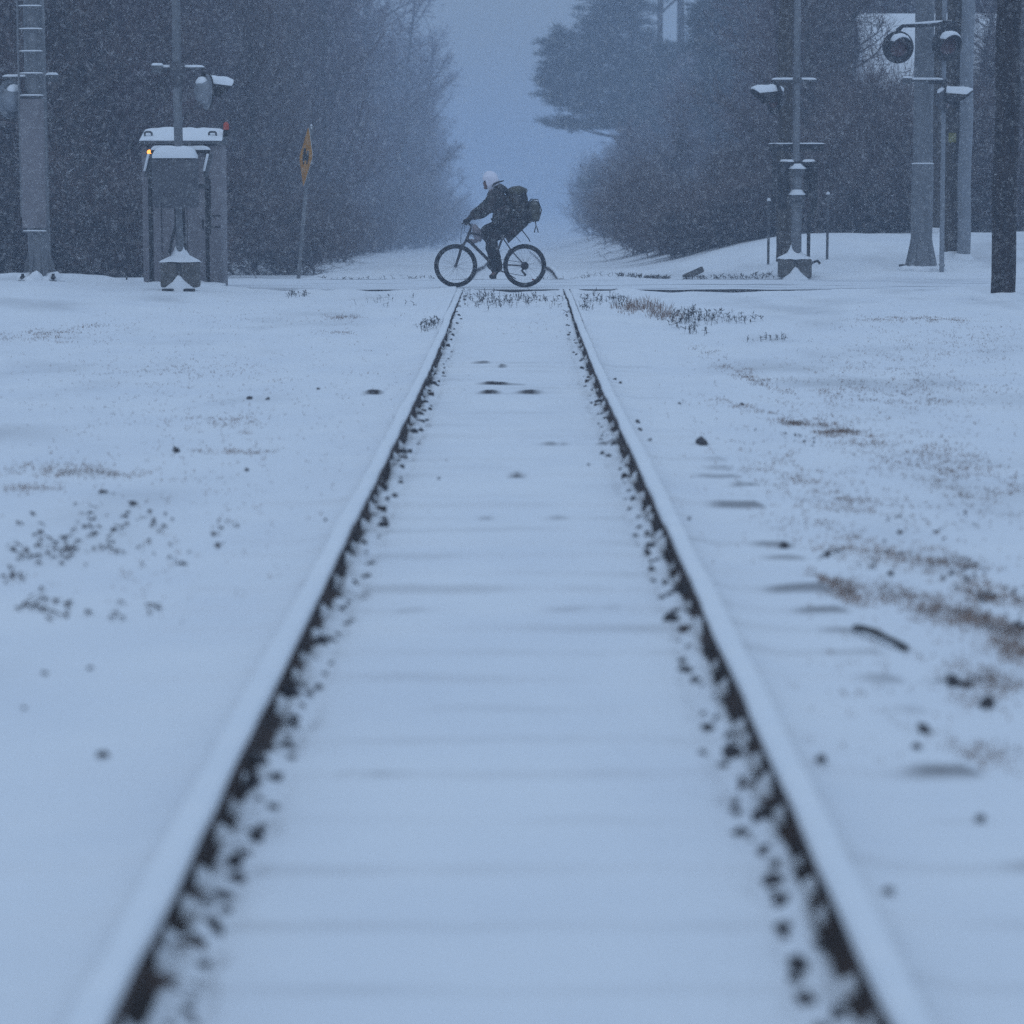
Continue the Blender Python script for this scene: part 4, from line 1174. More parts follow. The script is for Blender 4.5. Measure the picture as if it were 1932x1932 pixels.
# ---- right: thick steel mast with flared base
def cantilever_mast():
    Y = 44.4; x = X_at(1737, Y); z = ground_z(x, Y) - 0.05
    t = thing('signal_mast', 'thick grey steel mast with flared bolted foot on the snowy bank', 'signal mast', (x, Y, z))
    s = depth(Y) / FU
    zk = Z_at(312, Y) - z
    bm = B(); tube(bm, [(0, 0, zk), (-0.02, 0, 7)], [18.5 * s, 17 * s], 24); fin('upper_mast', bm, M['galv'], t)
    bm = B(); tube(bm, [(0.0, 0, 0.0), (0, 0, 0.1), (0, 0, zk), (0, 0, zk + 0.02)], [20 * s, 20 * s, 20.5 * s, 20.5 * s], 24); lm = fin('lower_mast', bm, M['galv'], t)
    bm = B(); lathe(bm, [(0, 20.6 * s), (0.012, 20.6 * s), (0.022, 18.6 * s)], (0, 0, zk + 0.02), (0, 0, 1), 24); fin('ledge_snow', bm, M['snow'], lm)
    for a_ in (0, 60, 120, 180, 240, 300):
        bm = B()
        d = Vector((math.cos(R(a_)), math.sin(R(a_)), 0)); n = Vector((-d.y, d.x, 0)) * 0.012
        pr = [(0.15, 0.05), (0.29, 0.05), (0.26, 0.12), (0.18, 0.50), (0.15, 0.56)]
        A = [bm.verts.new(d * r_ + Vector((0, 0, h)) + n) for r_, h in pr]; C = [bm.verts.new(d * r_ + Vector((0, 0, h)) - n) for r_, h in pr]
        bm.faces.new(A); bm.faces.new(C[::-1])
        for i in range(5): bm.faces.new((A[i], C[i], C[(i + 1) % 5], A[(i + 1) % 5]))
        fin('gusset', bm, M['galvd'], t, False)
    bm = B(); lathe(bm, [(0.03, 0.30), (0.10, 0.27), (0.25, 0.225), (0.55, 0.178), (0.60, 0.17)], (0, 0, 0), (0, 0, 1), 16); fin('flared_foot', bm, M['galv'], t)
    for sx in (-0.33, 0.33):
        for dz in (0.02, 0.08):
            bm = B(); box(bm, (sx, -0.08, dz + 0.02), (0.09, 0.09, 0.035), bevel=0.006); fin('bolt', bm, M['dark'], t)
    bm = B()
    for k in range(8):
        a_ = R(-170 + 22 * k); blob(bm, (0.3 * math.cos(a_), 0.3 * math.sin(a_), 0.02), (0.15, 0.13, 0.08), 2, 0.2, k + 20)
    fin('foot_snow', bm, M['snow'], t)
    for v, sx in ((330, -.19), (372, -.19)):
        bm = B(); box(bm, (sx, -0.03, Z_at(v, Y) - z), (0.035, 0.05, 0.05), bevel=0.008); fin('lug', bm, M['galvd'], t)
cantilever_mast()

# ---- right: slim mast with three flashers
def slim_mast():
    Y = 43.9; x = X_at(1774, Y); z = ground_z(x, Y) - 0.05
    t = thing('crossing_signal', 'slim pale mast with two round red flashers facing the track', 'crossing signal', (x, Y, z))
    s = depth(Y) / FU
    bm = B(); tube(bm, [(0.02, 0, 0), (-0.04, 0, 7)], [0.040, 0.036], 16); fin('pole', bm, M['pale'], t)
    za, zb = Z_at(44, Y) - z, Z_at(152, Y) - z
    bm = B(); tube(bm, [(0.15, -0.06, za + 0.01), (0, -0.07, za), (-0.30, -0.08, za - 0.04), (-0.70, -0.10, za - 0.05), (-0.77, -0.10, za - 0.11), (-0.79, -0.10, za - 0.19)], [0.03, 0.03, 0.028, 0.03, 0.04, 0.035], 10); fin('upper_arm', bm, M['dark'], t)
    bm = B(); tube(bm, [(0.10, -0.06, za + .04), (-0.2, -0.075, za + 0.012), (-0.72, -0.10, za - 0.022)], [0.010, 0.024, 0.010], 8); fin('arm_snow', bm, M['snow'], t)
    bm = B(); box(bm, (0.05, -0.06, za - 0.03), (0.24, 0.14, 0.14), bevel=0.02); fin('arm_clamp', bm, M['dark'], t)
    signal_lamp(t, (-0.775, -0.13, Z_at(90, Y) - z), (0.12, -1), rad=0.262, seed=1, visor=0.34)
    signal_lamp(t, (0.01, -0.16, Z_at(86, Y) - z), (0.22, -1), rad=0.262, seed=2, visor=0.34)
    crossarm(t, zb, -0.64, -0.02, -0.02, boxes=(-0.60,))
    bm = B(); box(bm, (-0.1, 0.0, zb - 0.02), (0.30, 0.08, 0.07), bevel=0.01); fin('arm_clamp', bm, M['dark'], t)
    bm = B(); tube(bm, [(-0.03, -0.02, zb), (0.0, -0.04, zb - 0.10), (0.02, -0.06, zb - 0.16)], 0.026, 8); fin('lamp_bracket', bm, M['dark'], t)
    signal_lamp(t, (0.03, -0.08, zb - 0.31), (0.93, -0.30), rad=0.21, seed=6, visor=0.42)
slim_mast()

# ---- far H-frame of two poles
def h_frame():
    Y = 172.0
    x = X_at(1262, Y); z = ground_z(x, Y)
    t = thing('power_line_frame', 'far pair of power line poles with cross braces above the pines', 'power line frame', (x, Y, z))
    s = depth(Y) / FU
    for u, w_ in ((1243.5, 6), (1282, 7.5)):
        bm = B(); xx = X_at(u, Y) - x; tube(bm, [(xx, 0, 0), (xx - 0.03, 0, 21)], [w_ * s, w_ * s * 0.85], 14); fin('pole', bm, M['pole2'], t)
    zz = Z_at(24, Y) - z
    xa, xb = X_at(1243.5, Y) - x, X_at(1282, Y) - x
    for p, q in (((xa, 0.15, zz), (xb + 1.2, 0.15, zz + 2.2)), ((xb, -.15, zz + 1.4), (xa - 1.6, -.15, zz + 1.1)), ((xa, -.15, zz), (xa - 1.3, -.15, zz + 0.9)), ((xa, -.15, zz - .1), (xb, -.15, zz + 1.1))):
        bm = B(); tube(bm, [p, q], 0.05, 8); fin('brace', bm, M['pole2'], t)
    for dz in (0.0,):
        bm = B(); box(bm, ((xa + xb) / 2, 0.0, zz + 3.2), (6, 0.2, 0.25)); fin('crossarm', bm, M['pole2'], t, False)
h_frame()

# ---- pale building in the trees
def house():
    Y = 66.0
    x0 = X_at(1652, Y, 5); W = 9.0
    z = ground_z(x0, Y) - 0.2
    zr = Z_at(33, Y + 4.0) - z; ze = zr - 2.75
    t = thing('house', 'house with a steep snow covered roof half hidden behind the twigs', 'house', (x0, Y, z))
    bm = B(); box(bm, (W / 2, 4.0, ze / 2), (W - 0.4, 7.2, ze)); fin('wall', bm, M['wall'], t, False)
    for xx in (0.22, W - 0.22):
        bm = B(); v = [bm.verts.new(p) for p in ((xx, 0.42, ze), (xx, 7.58, ze), (xx, 4.0, zr - 0.16))]; bm.faces.new(v)
        w = [bm.verts.new(p) for p in ((xx + 0.1, 0.42, ze), (xx + 0.1, 7.58, ze), (xx + 0.1, 4.0, zr - 0.16))]; bm.faces.new(w[::-1])
        for k in range(3): bm.faces.new((v[k], w[k], w[(k + 1) % 3], v[(k + 1) % 3]))
        fin('gable', bm, M['wall'], t, False)
    rf = bpy.data.objects.new('roof', None); link(rf, t)
    for s_ in (-1, 1):
        ya = 4.0 + s_ * 4.0
        for nm, off, th, mt in (('roof_slope', 0.0, 0.10, M['boxpaint']), ('roof_snow', 0.101, 0.10, M['snow'])):
            bm = B(); a = []
            for (y_, z_) in ((ya, ze - 0.15), (4.0, zr)):
                for xx in (0, W):
                    a.append((bm.verts.new((xx, y_, z_ + off - 0.1)), bm.verts.new((xx, y_, z_ + off + th - 0.1))))
            for q in (0, 1): bm.faces.new((a[0][q], a[1][q], a[3][q], a[2][q]))
            for p_, q_ in ((0, 1), (1, 3), (3, 2), (2, 0)): bm.faces.new((a[p_][0], a[q_][0], a[q_][1], a[p_][1]))
            fin(nm, bm, mt, rf, False)
    for xx, zz in ((2.4, 1.6), (6.4, 1.6)):
        bm = B(); box(bm, (xx, 0.38, zz), (1.1, 0.05, 1.2)); f = fin('window', bm, M['glass'], t, False)
        bm = B()
        for (cx, cz, sx, sz) in ((0, .62, 1.2, .07), (0, -.62, 1.2, .07), (-.57, 0, .07, 1.2), (.57, 0, .07, 1.2), (0, 0, .05, 1.2)):
            box(bm, (xx + cx, 0.36, zz + cz), (sx, 0.05, sz))
        fin('window_frame', bm, M['wall'], f, False)
house()

# ------------------------------------------------------------------ bicycle and rider
BX, BY = -0.318, 38.75
BZ = float(hump(BY)) + 0.006
def L(cx, cy_, y=0.0):
    """side view measures (941 to the metre) to metres from the point under the bottom bracket"""
    return Vector(((cx - 960) / 941.0, y, (1735 - cy_) / 941.0))

def bicycle():
    t = thing('bicycle', 'dark mountain bicycle being ridden left across the railway track', 'bicycle', (BX, BY, BZ))
    bb = L(978, 1420); head_t = L(672, 968); head_b = L(612, 1110); seat_t = L(1128, 1020); hub_r = L(1415, 1440); hub_f = L(475, 1440)
    bm = B()
    tube(bm, [head_b, head_t], 0.021, 12)
    tube(bm, [head_b + (head_t - head_b) * 0.25, bb], 0.0225, 12)
    tube(bm, [head_t - (head_t - head_b) * 0.2, seat_t + Vector((0.01, 0, -0.06))], 0.017, 12)
    tube(bm, [bb, seat_t], 0.0165, 12)
    tube(bm, [bb + Vector((0, -.042, 0)), bb + Vector((0, .042, 0))], 0.024, 14)
    for s in (-1, 1):
        tube(bm, [bb + Vector((0.02, s * 0.03, 0)), hub_r * 0.4 + bb * 0.6 + Vector((0, s * 0.045, 0)), hub_r + Vector((0, s * 0.062, 0))], 0.010, 8)
        tube(bm, [seat_t + Vector((0.005, s * 0.016, -0.07)), L(1230, 1230) + Vector((0, s * 0.045, 0)), hub_r + Vector((0, s * 0.062, 0.005))], 0.0095, 8)
    fin('frame', bm, M['frame'], t)
    bm = B()
    cr = L(560, 1185)
    tube(bm, [head_b, cr], 0.02, 10)
    tube(bm, [cr + Vector((0, -.06, 0)), cr + Vector((0, .06, 0))], 0.02, 8)
    for s in (-1, 1):
        tube(bm, [cr + Vector((0, s * 0.055, 0.02)), L(520, 1310) + Vector((0, s * .055, 0)), hub_f + Vector((0, s * 0.055, 0))], [0.018, 0.020, 0.015], 10)
    fin('fork', bm, M['frame'], t)
    bm = B()
    stem_top = L(690, 905)
    bar = L(655, 870)
    tube(bm, [head_t, stem_top], 0.016, 10); tube(bm, [stem_top, bar], 0.017, 10)
    gl, gr_ = L(612, 842, -0.27), L(612, 842, 0.27)
    tube(bm, [gl, bar + Vector((0, -.06, 0)), bar + Vector((0, .06, 0)), gr_], 0.012, 10)
    hb = fin('handlebar', bm, M['frame'], t)
    for s, gg in ((-1, gl), (1, gr_)):
        bm = B(); tube(bm, [gg, gg + (bar - gg) * 0.42], 0.017, 10); fin('grip', bm, M['strap'], hb)
        bm = B(); tube(bm, [gg + (bar - gg) * 0.5, gg + (bar - gg) * 0.45 + Vector((-0.045, 0, -0.01)), gg + Vector((-0.055, 0, -0.03))], 0.006, 6); fin('brake_lever', bm, M['dark'], hb)
    bm = B()
    for y in (-0.04, 0.05):
        tube(bm, [bar + Vector((-.02, y * 2, 0)), L(570, 900, y), L(548, 1000, y), L(545, 1130, y), cr + Vector((0, y, 0.02))], 0.0035, 6)
    tube(bm, [bar + Vector((0, .06, 0)), L(590, 880, .05), L(600, 980, .03), L(660, 1010, 0.02), L(720, 1060, 0.02)], 0.0035, 6)
    fin('cable', bm, M['strap'], t)
    def wheel(c, rear):
        w = bpy.data.objects.new('wheel', None); w.location = c; w.empty_display_size = .1; link(w, t)
        bm = B(); K = 56
        R0 = 0.286; prof = [(-0.023, -0.026), (-0.029, -0.005), (-0.023, 0.016), (-0.009, 0.026), (0.009, 0.026), (0.023, 0.016), (0.029, -0.005), (0.023, -0.026)]
        rings = []
        for k in range(K):
            a = 2 * math.pi * k / K
            kn = 0.002 if k % 2 else 0.0
            rings.append([bm.verts.new(((R0 + pr + (kn if pr > .02 else 0)) * math.cos(a), py, (R0 + pr + (kn if pr > .02 else 0)) * math.sin(a))) for py, pr in prof])
        for k in range(K):
            A, C = rings[k], rings[(k + 1) % K]
            for q in range(len(prof)):
                bm.faces.new((A[q], A[(q + 1) % len(prof)], C[(q + 1) % len(prof)], C[q]))
        fin('tyre', bm, M['tyre'], w)
        bm = B(); rings = []
        prof2 = [(-0.013, 0.262), (-0.012, 0.247), (0.012, 0.247), (0.013, 0.262)]
        for k in range(48):
            a = 2 * math.pi * k / 48
            rings.append([bm.verts.new((r_ * math.cos(a), y_, r_ * math.sin(a))) for y_, r_ in prof2])
        for k in range(48):
            A, C = rings[k], rings[(k + 1) % 48]
            for q in range(4): bm.faces.new((A[q], A[(q + 1) % 4], C[(q + 1) % 4], C[q]))
        fin('rim', bm, M['dark'], w)
        bm = B(); lathe(bm, [(-.055, 0.0), (-.055, .010), (-.035, .012), (-.034, .026), (-.028, .026), (-.027, .014), (.027, .014), (.028, .026), (.034, .026), (.035, .012), (.055, .010), (.055, 0)], (0, 0, 0), (0, 1, 0), 16); fin('hub', bm, M['bikemetal'], w)
        bm = B()
        for k in range(32):
            a = 2 * math.pi * k / 32; s = -1 if k % 2 else 1
            b = a + (0.9 if k % 4 < 2 else -0.9)
            tube(bm, [(0.025 * math.cos(b), s * .03, 0.025 * math.sin(b)), (0.248 * math.cos(a), 0, 0.248 * math.sin(a))], 0.0012, 3, False)
        fin('spokes', bm, M['bikemetal'], w)
        if rear:
            bm = B()
            for i in range(7):
                lathe(bm, [(0, 0.012), (0, 0.058 - 0.0055 * i), (0.0022, 0.058 - 0.0055 * i), (0.0022, 0.012)], (0, -0.036 - 0.004 * i, 0), (0, -1, 0), 24)
            fin('cassette', bm, M['dark'], w)
            bm = B(); box(bm, (0.130, 0.0, -0.205), (0.055, 0.012, 0.022), rot=Matrix.Rotation(R(25), 3, 'Y'), bevel=0.004); fin('wheel_reflector', bm, M['refl'], w)
        return w
    wheel(hub_f, False); wheel(hub_r, True)
    bm = B()
    sp = L(1150, 940)
    tube(bm, [seat_t, sp], 0.0135, 10); fin('seat_post', bm, M['dark'], t)
    bm = B()
    vs_ = blob(bm, (0, 0, 0), (0.135, 0.065, 0.03), 3, 0.02, 1)
    for v in bm.verts:
        f = 0.45 + 0.55 * max(0, min(1, (v.co.x + 0.13) / 0.2)); v.co.y *= f
    bmesh.ops.transform(bm, matrix=Matrix.Translation(sp + Vector((0.015, 0, 0.018))), verts=bm.verts[:])
    fin('saddle', bm, M['strap'], t)
    bm = B()
    lathe(bm, [(0, 0.03), (0, 0.085), (0.004, 0.085), (0.004, 0.03)], bb + Vector((0, -0.052, 0)), (0, -1, 0), 30); ch = fin('chainring', bm, M['dark'], t)
    for s, ang in ((-1, -90), (1, 90)):
        a = R(ang); e = bb + Vector((0.165 * math.cos(a), s * 0.085, 0.165 * math.sin(a)))
        bm = B(); tube(bm, [bb + Vector((0, s * 0.062, 0)), e], [0.014, 0.010], 8); cr_ = fin('crank_arm', bm, M['dark'], t)
        bm = B(); box(bm, e + Vector((0, s * 0.055, 0)), (0.10, 0.085, 0.022), bevel=0.005); fin('pedal', bm, M['dark'], cr_)
    bm = B()
    p0, p1 = bb + Vector((0, -.054, .085)), hub_r + Vector((0, -.054, 0.045))
    tube(bm, [p0, p1], 0.004, 5); dj = L(1420, 1560, -.054)
    tube(bm, [bb + Vector((0, -.054, -.085)), dj + Vector((-.01, 0, -.02))], 0.004, 5); tube(bm, [dj + Vector((.02, 0, 0)), L(1385, 1500, -.054), hub_r + Vector((0.03, -.054, -.035))], 0.004, 5)
    fin('chain', bm, M['dark'], t)
    bm = B(); tube(bm, [hub_r + Vector((0, -.065, -.01)), L(1375, 1505, -.06), L(1425, 1570, -.056)], [0.012, 0.016, 0.012], 8); lathe(bm, [(-.006, 0), (-.006, .02), (.006, .02), (.006, 0)], L(1420, 1562, -.056), (0, 1, 0), 12); fin('derailleur', bm, M['dark'], t)
    bm = B(); tube(bm, [L(1215, 1225, -.06), L(1190, 1260, -.06)], 0.014, 8); tube(bm, [L(1215, 1225, .06), L(1190, 1260, .06)], 0.014, 8)
    tube(bm, [L(585, 1180, -.05), L(545, 1210, -.05)], 0.018, 8); fin('brake', bm, M['dark'], t)
    bm = B(); tube(bm, [L(1010, 1470, .07), L(1200, 1560, .09), L(1290, 1620, .10)], 0.008, 6); fin('kickstand', bm, M['dark'], t)
bicycle()

def skin_mesh(name, verts, edges, radii, mat, parent, sub=2, noise=0.0, nsc=9.0, root=0, loc=None):
    me = bpy.data.meshes.new(name + '_skeleton')
    me.from_pydata([tuple(v) for v in verts], edges, [])
    o = bpy.data.objects.new(name + '_skeleton', me)
    COL.objects.link(o)
    o.modifiers.new('skin', 'SKIN')
    sv = me.skin_vertices[0].data
    for i, r in enumerate(radii):
        rr = r if hasattr(r, '__len__') else (r, r)
        sv[i].radius = rr
        sv[i].use_root = (i == root)
    s = o.modifiers.new('sub', 'SUBSURF'); s.levels = sub; s.render_levels = sub
    dg = bpy.context.evaluated_depsgraph_get()
    dg.update()
    ev = bpy.data.meshes.new_from_object(o.evaluated_get(dg))
    bpy.data.objects.remove(o); bpy.data.meshes.remove(me)
    ev.name = name
    if noise:
        for v in ev.vertices:
            k = float(fbm(v.co.x * nsc + v.co.y * 5, v.co.z * nsc * 1.3 + v.co.y * 3))
            v.co += v.normal * k * noise
    for p in ev.polygons: p.use_smooth = True
    ev.materials.clear(); ev.materials.append(mat)
    return obj_from(name, ev, mat, parent, loc)

def rider():
    t = thing('person', 'cyclist in a white hood and dark clothes, leaning over the handlebars', 'person', (BX, BY, BZ))
    pel = L(1215, 895); wst = L(1165, 800); ch = L(1095, 650); up = L(1040, 520); nk = L(985, 440)
    # --- body: one continuous figure
    V = [pel, wst, ch, up, nk, L(955, 370), L(935, 290), L(930, 215)]
    E = [(0, 1), (1, 2), (2, 3), (3, 4), (4, 5), (5, 6), (6, 7)]
    Rd = [0.13, 0.12, 0.13, 0.11, 0.055, 0.062, 0.088, 0.06]
    def chain(start, pts, rad):
        k = start
        for p, r in zip(pts, rad):
            V.append(p); Rd.append(r); E.append((k, len(V) - 1)); k = len(V) - 1
        return k
    sides = {}
    for s in (-1, 1):
        sh = L(1020, 530, s * 0.18); el = L(838, 705, s * 0.29); wr = L(680, 785, s * 0.255)
        hd = L(640, 808, s * 0.245)
        chain(3, [sh, el, wr, hd], [0.062, 0.043, 0.030, 0.034])
        if s < 0: kn, an, toe = L(945, 1075, -0.12), L(1035, 1520, -0.135), L(955, 1588, -0.145)
        else: kn, an, toe = L(845, 950, 0.12), L(1010, 1215, 0.135), L(935, 1268, 0.145)
        hp = L(1195, 915, s * 0.09)
        chain(0, [hp, kn, an, toe], [0.095, 0.062, 0.042, 0.035])
        sides[s] = (sh, el, wr, hd, hp, kn, an, toe)
    body = skin_mesh('body', V, E, Rd, M['skin'], t)
    # face: nose, brow and chin under the hood
    bm = B()
    blob(bm, L(893, 330), (0.035, 0.055, 0.072), 3, 0.03, 2)
    blob(bm, L(862, 325), (0.018, 0.013, 0.020), 2, 0.02, 3)
    blob(bm, L(885, 385), (0.030, 0.035, 0.026), 2, 0.03, 4)
    blob(bm, L(862, 354), (0.012, 0.024, 0.007), 2, 0.02, 5)
    f = fin('face', bm, M['skin'], t)
    for s in (-1, 1):
        bm = B(); blob(bm, L(866, 300, s * 0.032), (0.010, 0.016, 0.008), 2, 0, 6); fin('eye', bm, M['dark'], f)
    # --- clothing
    V = [L(1205, 870), wst, ch, up, L(985, 440), L(1255, 925), L(1290, 960)]; E = [(0, 1), (1, 2), (2, 3), (3, 4), (0, 5), (5, 6)]; Rd = [0.195, 0.21, 0.20, 0.165, 0.10, 0.13, 0.045]
    for s in (-1, 1):
        sh, el, wr, hd = sides[s][:4]
        chain(3, [sh, sh * 0.45 + el * 0.55 + Vector((0, s * 0.02, -.01)), el, el * 0.45 + wr * 0.55, wr], [0.115, 0.100, 0.092, 0.080, 0.064])
    j = skin_mesh('jacket', V, E, Rd, M['jacket'], t, 2, 0.035, 8)
    bm = B()
    vs_ = blob(bm, (0, 0, 0), (0.125, 0.125, 0.075), 3, 0.14, 9, None)
    bmesh.ops.transform(bm, matrix=Matrix.Translation(L(1075, 400)) @ Matrix.Rotation(R(18), 4, 'Y'), verts=bm.verts[:])
    fin('collar', bm, M['jacket'], j)
    V = [L(1200, 885), L(1265, 900), L(1320, 905)]; E = [(0, 1), (1, 2)]; Rd = [0.155, 0.12, 0.04]
    for s in (-1, 1):
        hp, kn, an = sides[s][4:7]
        chain(0, [hp, hp * 0.5 + kn * 0.5, kn, kn * 0.5 + an * 0.5 + Vector((0.01, 0, 0)), an + Vector((0.01, 0, -0.02))], [0.125, 0.12, 0.105, 0.096, 0.102])
    skin_mesh('trousers', V, E, Rd, M['trouser'], t, 2, 0.03, 9)
    for s in (-1, 1):
        an, toe = sides[s][6:8]
        d = (toe - an); heel = an + Vector((0.035, 0, -0.055)); tp = toe + Vector((-0.03, 0, -0.005))
        skin_mesh('shoe', [heel, heel * 0.5 + tp * 0.5 + Vector((0, 0, 0.008)), tp, an + Vector((0.005, 0, 0.04))], [(0, 1), (1, 2), (0, 3)], [0.046, 0.046, 0.036, 0.060], M['shoe'], t)
    # hood: shell open at the face
    bm = B()
    r = bmesh.ops.create_uvsphere(bm, u_segments=28, v_segments=20, radius=1.0)
    Mx = Matrix.Translation(L(950, 290)) @ Matrix.Rotation(R(-16), 4, 'Y')
    for v in bm.verts:
        c = v.co.copy()
        sx = 0.122 if c.x > 0 else 0.112
        v.co = Vector((c.x * sx, c.y * 0.108, c.z * (0.142 if c.z > 0 else 0.165)))
        if c.z < -0.3: v.co.x += (-c.z - 0.3) * 0.02
    dele = [v for v in bm.verts if v.co.x < -0.078 and -0.13 < v.co.z < 0.02]
    bmesh.ops.delete(bm, geom=dele, context='VERTS')
    for v in bm.verts:
        v.co += v.co.normalized() * 0.012 * float(fbm(v.co.x * 18 + 3, v.co.z * 18 + v.co.y * 12))
    bmesh.ops.transform(bm, matrix=Mx, verts=bm.verts[:])
    bmesh.ops.solidify(bm, geom=bm.faces[:], thickness=0.010)
    fin('hood', bm, M['hood'], t)
    bm = B(); tube(bm, [L(975, 372, -.10), L(1000, 335, -.105), L(1060, 310, -.09), L(1130, 290, -.05)], [0.012, 0.014, 0.012, 0.008], 8); fin('neck_strap', bm, M['strap'], t)
    # gloved hands closed on the grips
    for s in (-1, 1):
        wr, hd = sides[s][2:4]
        grip0 = L(612, 842, s * 0.27); bar = L(655, 870)
        gd = (Vector((bar.x, s * 0.06, bar.z)) - grip0).normalized()
        gc = grip0 + gd * 0.055
        palm = gc + Vector((0.022, 0, 0.030))
        V = [wr + (wr - palm) * 0.75, wr * 0.45 + palm * 0.55, palm]; E = [(0, 1), (1, 2)]; Rd = [0.046, 0.038, (0.032, 0.038)]
        for q, (off, ln) in enumerate(((-0.036, 0.85), (-0.012, 1.0), (0.012, 0.95), (0.035, 0.8))):
            base = gc + gd * off + Vector((-0.004, 0, 0.034))
            k1 = gc + gd * off + Vector((-0.030 * ln, 0, 0.026))
            k2 = gc + gd * off + Vector((-0.034 * ln, 0, -0.006))
            k3 = gc + gd * off + Vector((-0.010, 0, -0.024))
            i0 = len(V)
            V += [base, k1, k2, k3]; Rd += [0.0105, 0.0105, 0.010, 0.009]
            E += [(2, i0), (i0, i0 + 1), (i0 + 1, i0 + 2), (i0 + 2, i0 + 3)]
        i0 = len(V)
        V += [palm + gd * 0.035 + Vector((0.005, 0, -0.022)), gc + gd * 0.045 + Vector((0.0, 0, -0.030)), gc + gd * 0.030 + Vector((-0.022, 0, -0.026))]
        Rd += [0.012, 0.0115, 0.010]; E += [(2, i0), (i0, i0 + 1), (i0 + 1, i0 + 2)]
        skin_mesh('glove', V, E, Rd, M['glove'], t, 2)
rider()

def backpack():
    t = thing('backpack', 'bulging dark rucksack on the cyclist\'s back with a rolled bundle strapped behind', 'backpack', (BX, BY, BZ))
    bm = B(); blob(bm, (0, 0, 0), (0.155, 0.185, 0.275), 4, 0.16, 5)
    for v in bm.verts:
        c = v.co
        v.co = Vector((math.copysign(abs(c.x / 0.155) ** 0.75, c.x) * 0.155, math.copysign(abs(c.y / .185) ** .75, c.y) * .185, math.copysign(abs(c.z / .275) ** .8, c.z) * .275))
    bmesh.ops.transform(bm, matrix=Matrix.Translation(L(1302, 636)) @ Matrix.Rotation(R(-8), 4, 'Y') @ Matrix.Diagonal((1.12, 1, 1.0, 1)), verts=bm.verts[:])
    bg_ = fin('bag', bm, M['pack'], t)
    bm = B(); blob(bm, L(1285, 437), (0.155, 0.16, 0.07), 3, 0.18, 8, Matrix.Rotation(R(-8), 3, 'Y')); fin('top_flap', bm, M['packlight'], bg_)
    bm = B(); blob(bm, L(1462, 715), (0.135, 0.17, 0.155), 3, 0.18, 12); fin('lower_pocket', bm, M['pack'], bg_)
    bm = B(); blob(bm, (0, 0, 0), (0.082, 0.17, 0.155), 3, 0.08, 15)
    for v in bm.verts:
        c = v.co; v.co = Vector((math.copysign(abs(c.x / .082) ** .7, c.x) * .082, math.copysign(abs(c.y / .17) ** .7, c.y) * .17, math.copysign(abs(c.z / .155) ** .75, c.z) * .155))
    bmesh.ops.transform(bm, matrix=Matrix.Translation(L(1545, 700)) @ Matrix.Rotation(R(-4), 4, 'Y'), verts=bm.verts[:])
    rb = fin('rolled_bundle', bm, M['packlight'], t)
    bm = B(); blob(bm, L(1565, 558), (0.045, 0.12, 0.012), 2, 0.2, 3); fin('bundle_snow', bm, M['snow'], rb)
    for y in (-0.09, 0.09):
        bm = B(); tube(bm, [L(1430, 640, y * 1.6), L(1500, 540, y * 1.2), L(1590, 545, y), L(1642, 690, y), L(1600, 830, y), L(1480, 830, y * 1.4)], 0.009, 6); fin('bundle_strap', bm, M['strap'], rb)
    for s in (-1, 1):
        bm = B(); tube(bm, [L(1190, 430, s * .13), L(1080, 420, s * .13), L(985, 520, s * .15), L(985, 640, s * .18), L(1080, 760, s * .19), L(1200, 800, s * .17)], [0.014, 0.018, 0.02, 0.018, 0.014, 0.012], 8); fin('shoulder_strap', bm, M['strap'], t)
    for pts in ([(1350, 860), (1368, 905), (1365, 940), (1420, 1010), (1465, 1070), (1488, 1115)], [(1560, 840), (1568, 900), (1552, 950), (1545, 990)], [(1568, 900), (1590, 950), (1598, 990)], [(1230, 990), (1300, 1050), (1358, 1118)]):
        bm = B(); rr = 0.008 if pts[0][0] != 1230 else 0.004
        tube(bm, [L(a, b, -0.12) for a, b in pts], rr, 6); fin('loose_strap', bm, M['strap'], t)
backpack()

def handlebar_bag():
    t = thing('carrier_bag', 'pale crumpled bag hanging behind the bicycle handlebars', 'bag', (BX, BY, BZ))
    bm = B(); blob(bm, (0, 0, 0), (0.062, 0.06, 0.125), 3, 0.22, 6)
    bmesh.ops.transform(bm, matrix=Matrix.Translation(L(765, 1005, 0.09)) @ Matrix.Rotation(R(-20), 4, 'Y') @ Matrix.Diagonal((1.25, 1, 1.05, 1)), verts=bm.verts[:])
    blob(bm, L(700, 1110, 0.09), (0.09, 0.045, 0.035), 3, 0.25, 9)
    fin('sack', bm, M['palebag'], t)
    bm = B(); tube(bm, [L(690, 868, .09), L(720, 900, .09), L(745, 920, .09)], 0.008, 6); fin('bag_handle', bm, M['palebag'], t)
handlebar_bag()

# ------------------------------------------------------------------ trees
def twig_mesh(name, P, D, Ln, W, mat, rg):
    """slender three sided spikes: base points P, unit directions D"""
    n = len(P)
    a = np.cross(D, rg.normal(size=(n, 3))); a /= np.linalg.norm(a, axis=1)[:, None] + 1e-9
    b = np.cross(D, a)
    w = W[:, None]
    bend = rg.normal(size=(n, 3)) * 0.12 * Ln[:, None]
    V = np.empty((n, 4, 3))
    for k in range(3):
        c, s = math.cos(k * 2.0944), math.sin(k * 2.0944)
        V[:, k] = P + (a * c + b * s) * w
    V[:, 3] = P + D * Ln[:, None] + bend
    i = np.arange(n)[:, None] * 4
    F = np.concatenate([i + np.array([[0, 1, 3]]), i + np.array([[1, 2, 3]]), i + np.array([[2, 0, 3]])], 1).reshape(-1, 3)
    me = mesh_np(name, V.reshape(-1, 3), F)
    me.materials.append(mat)
    return me

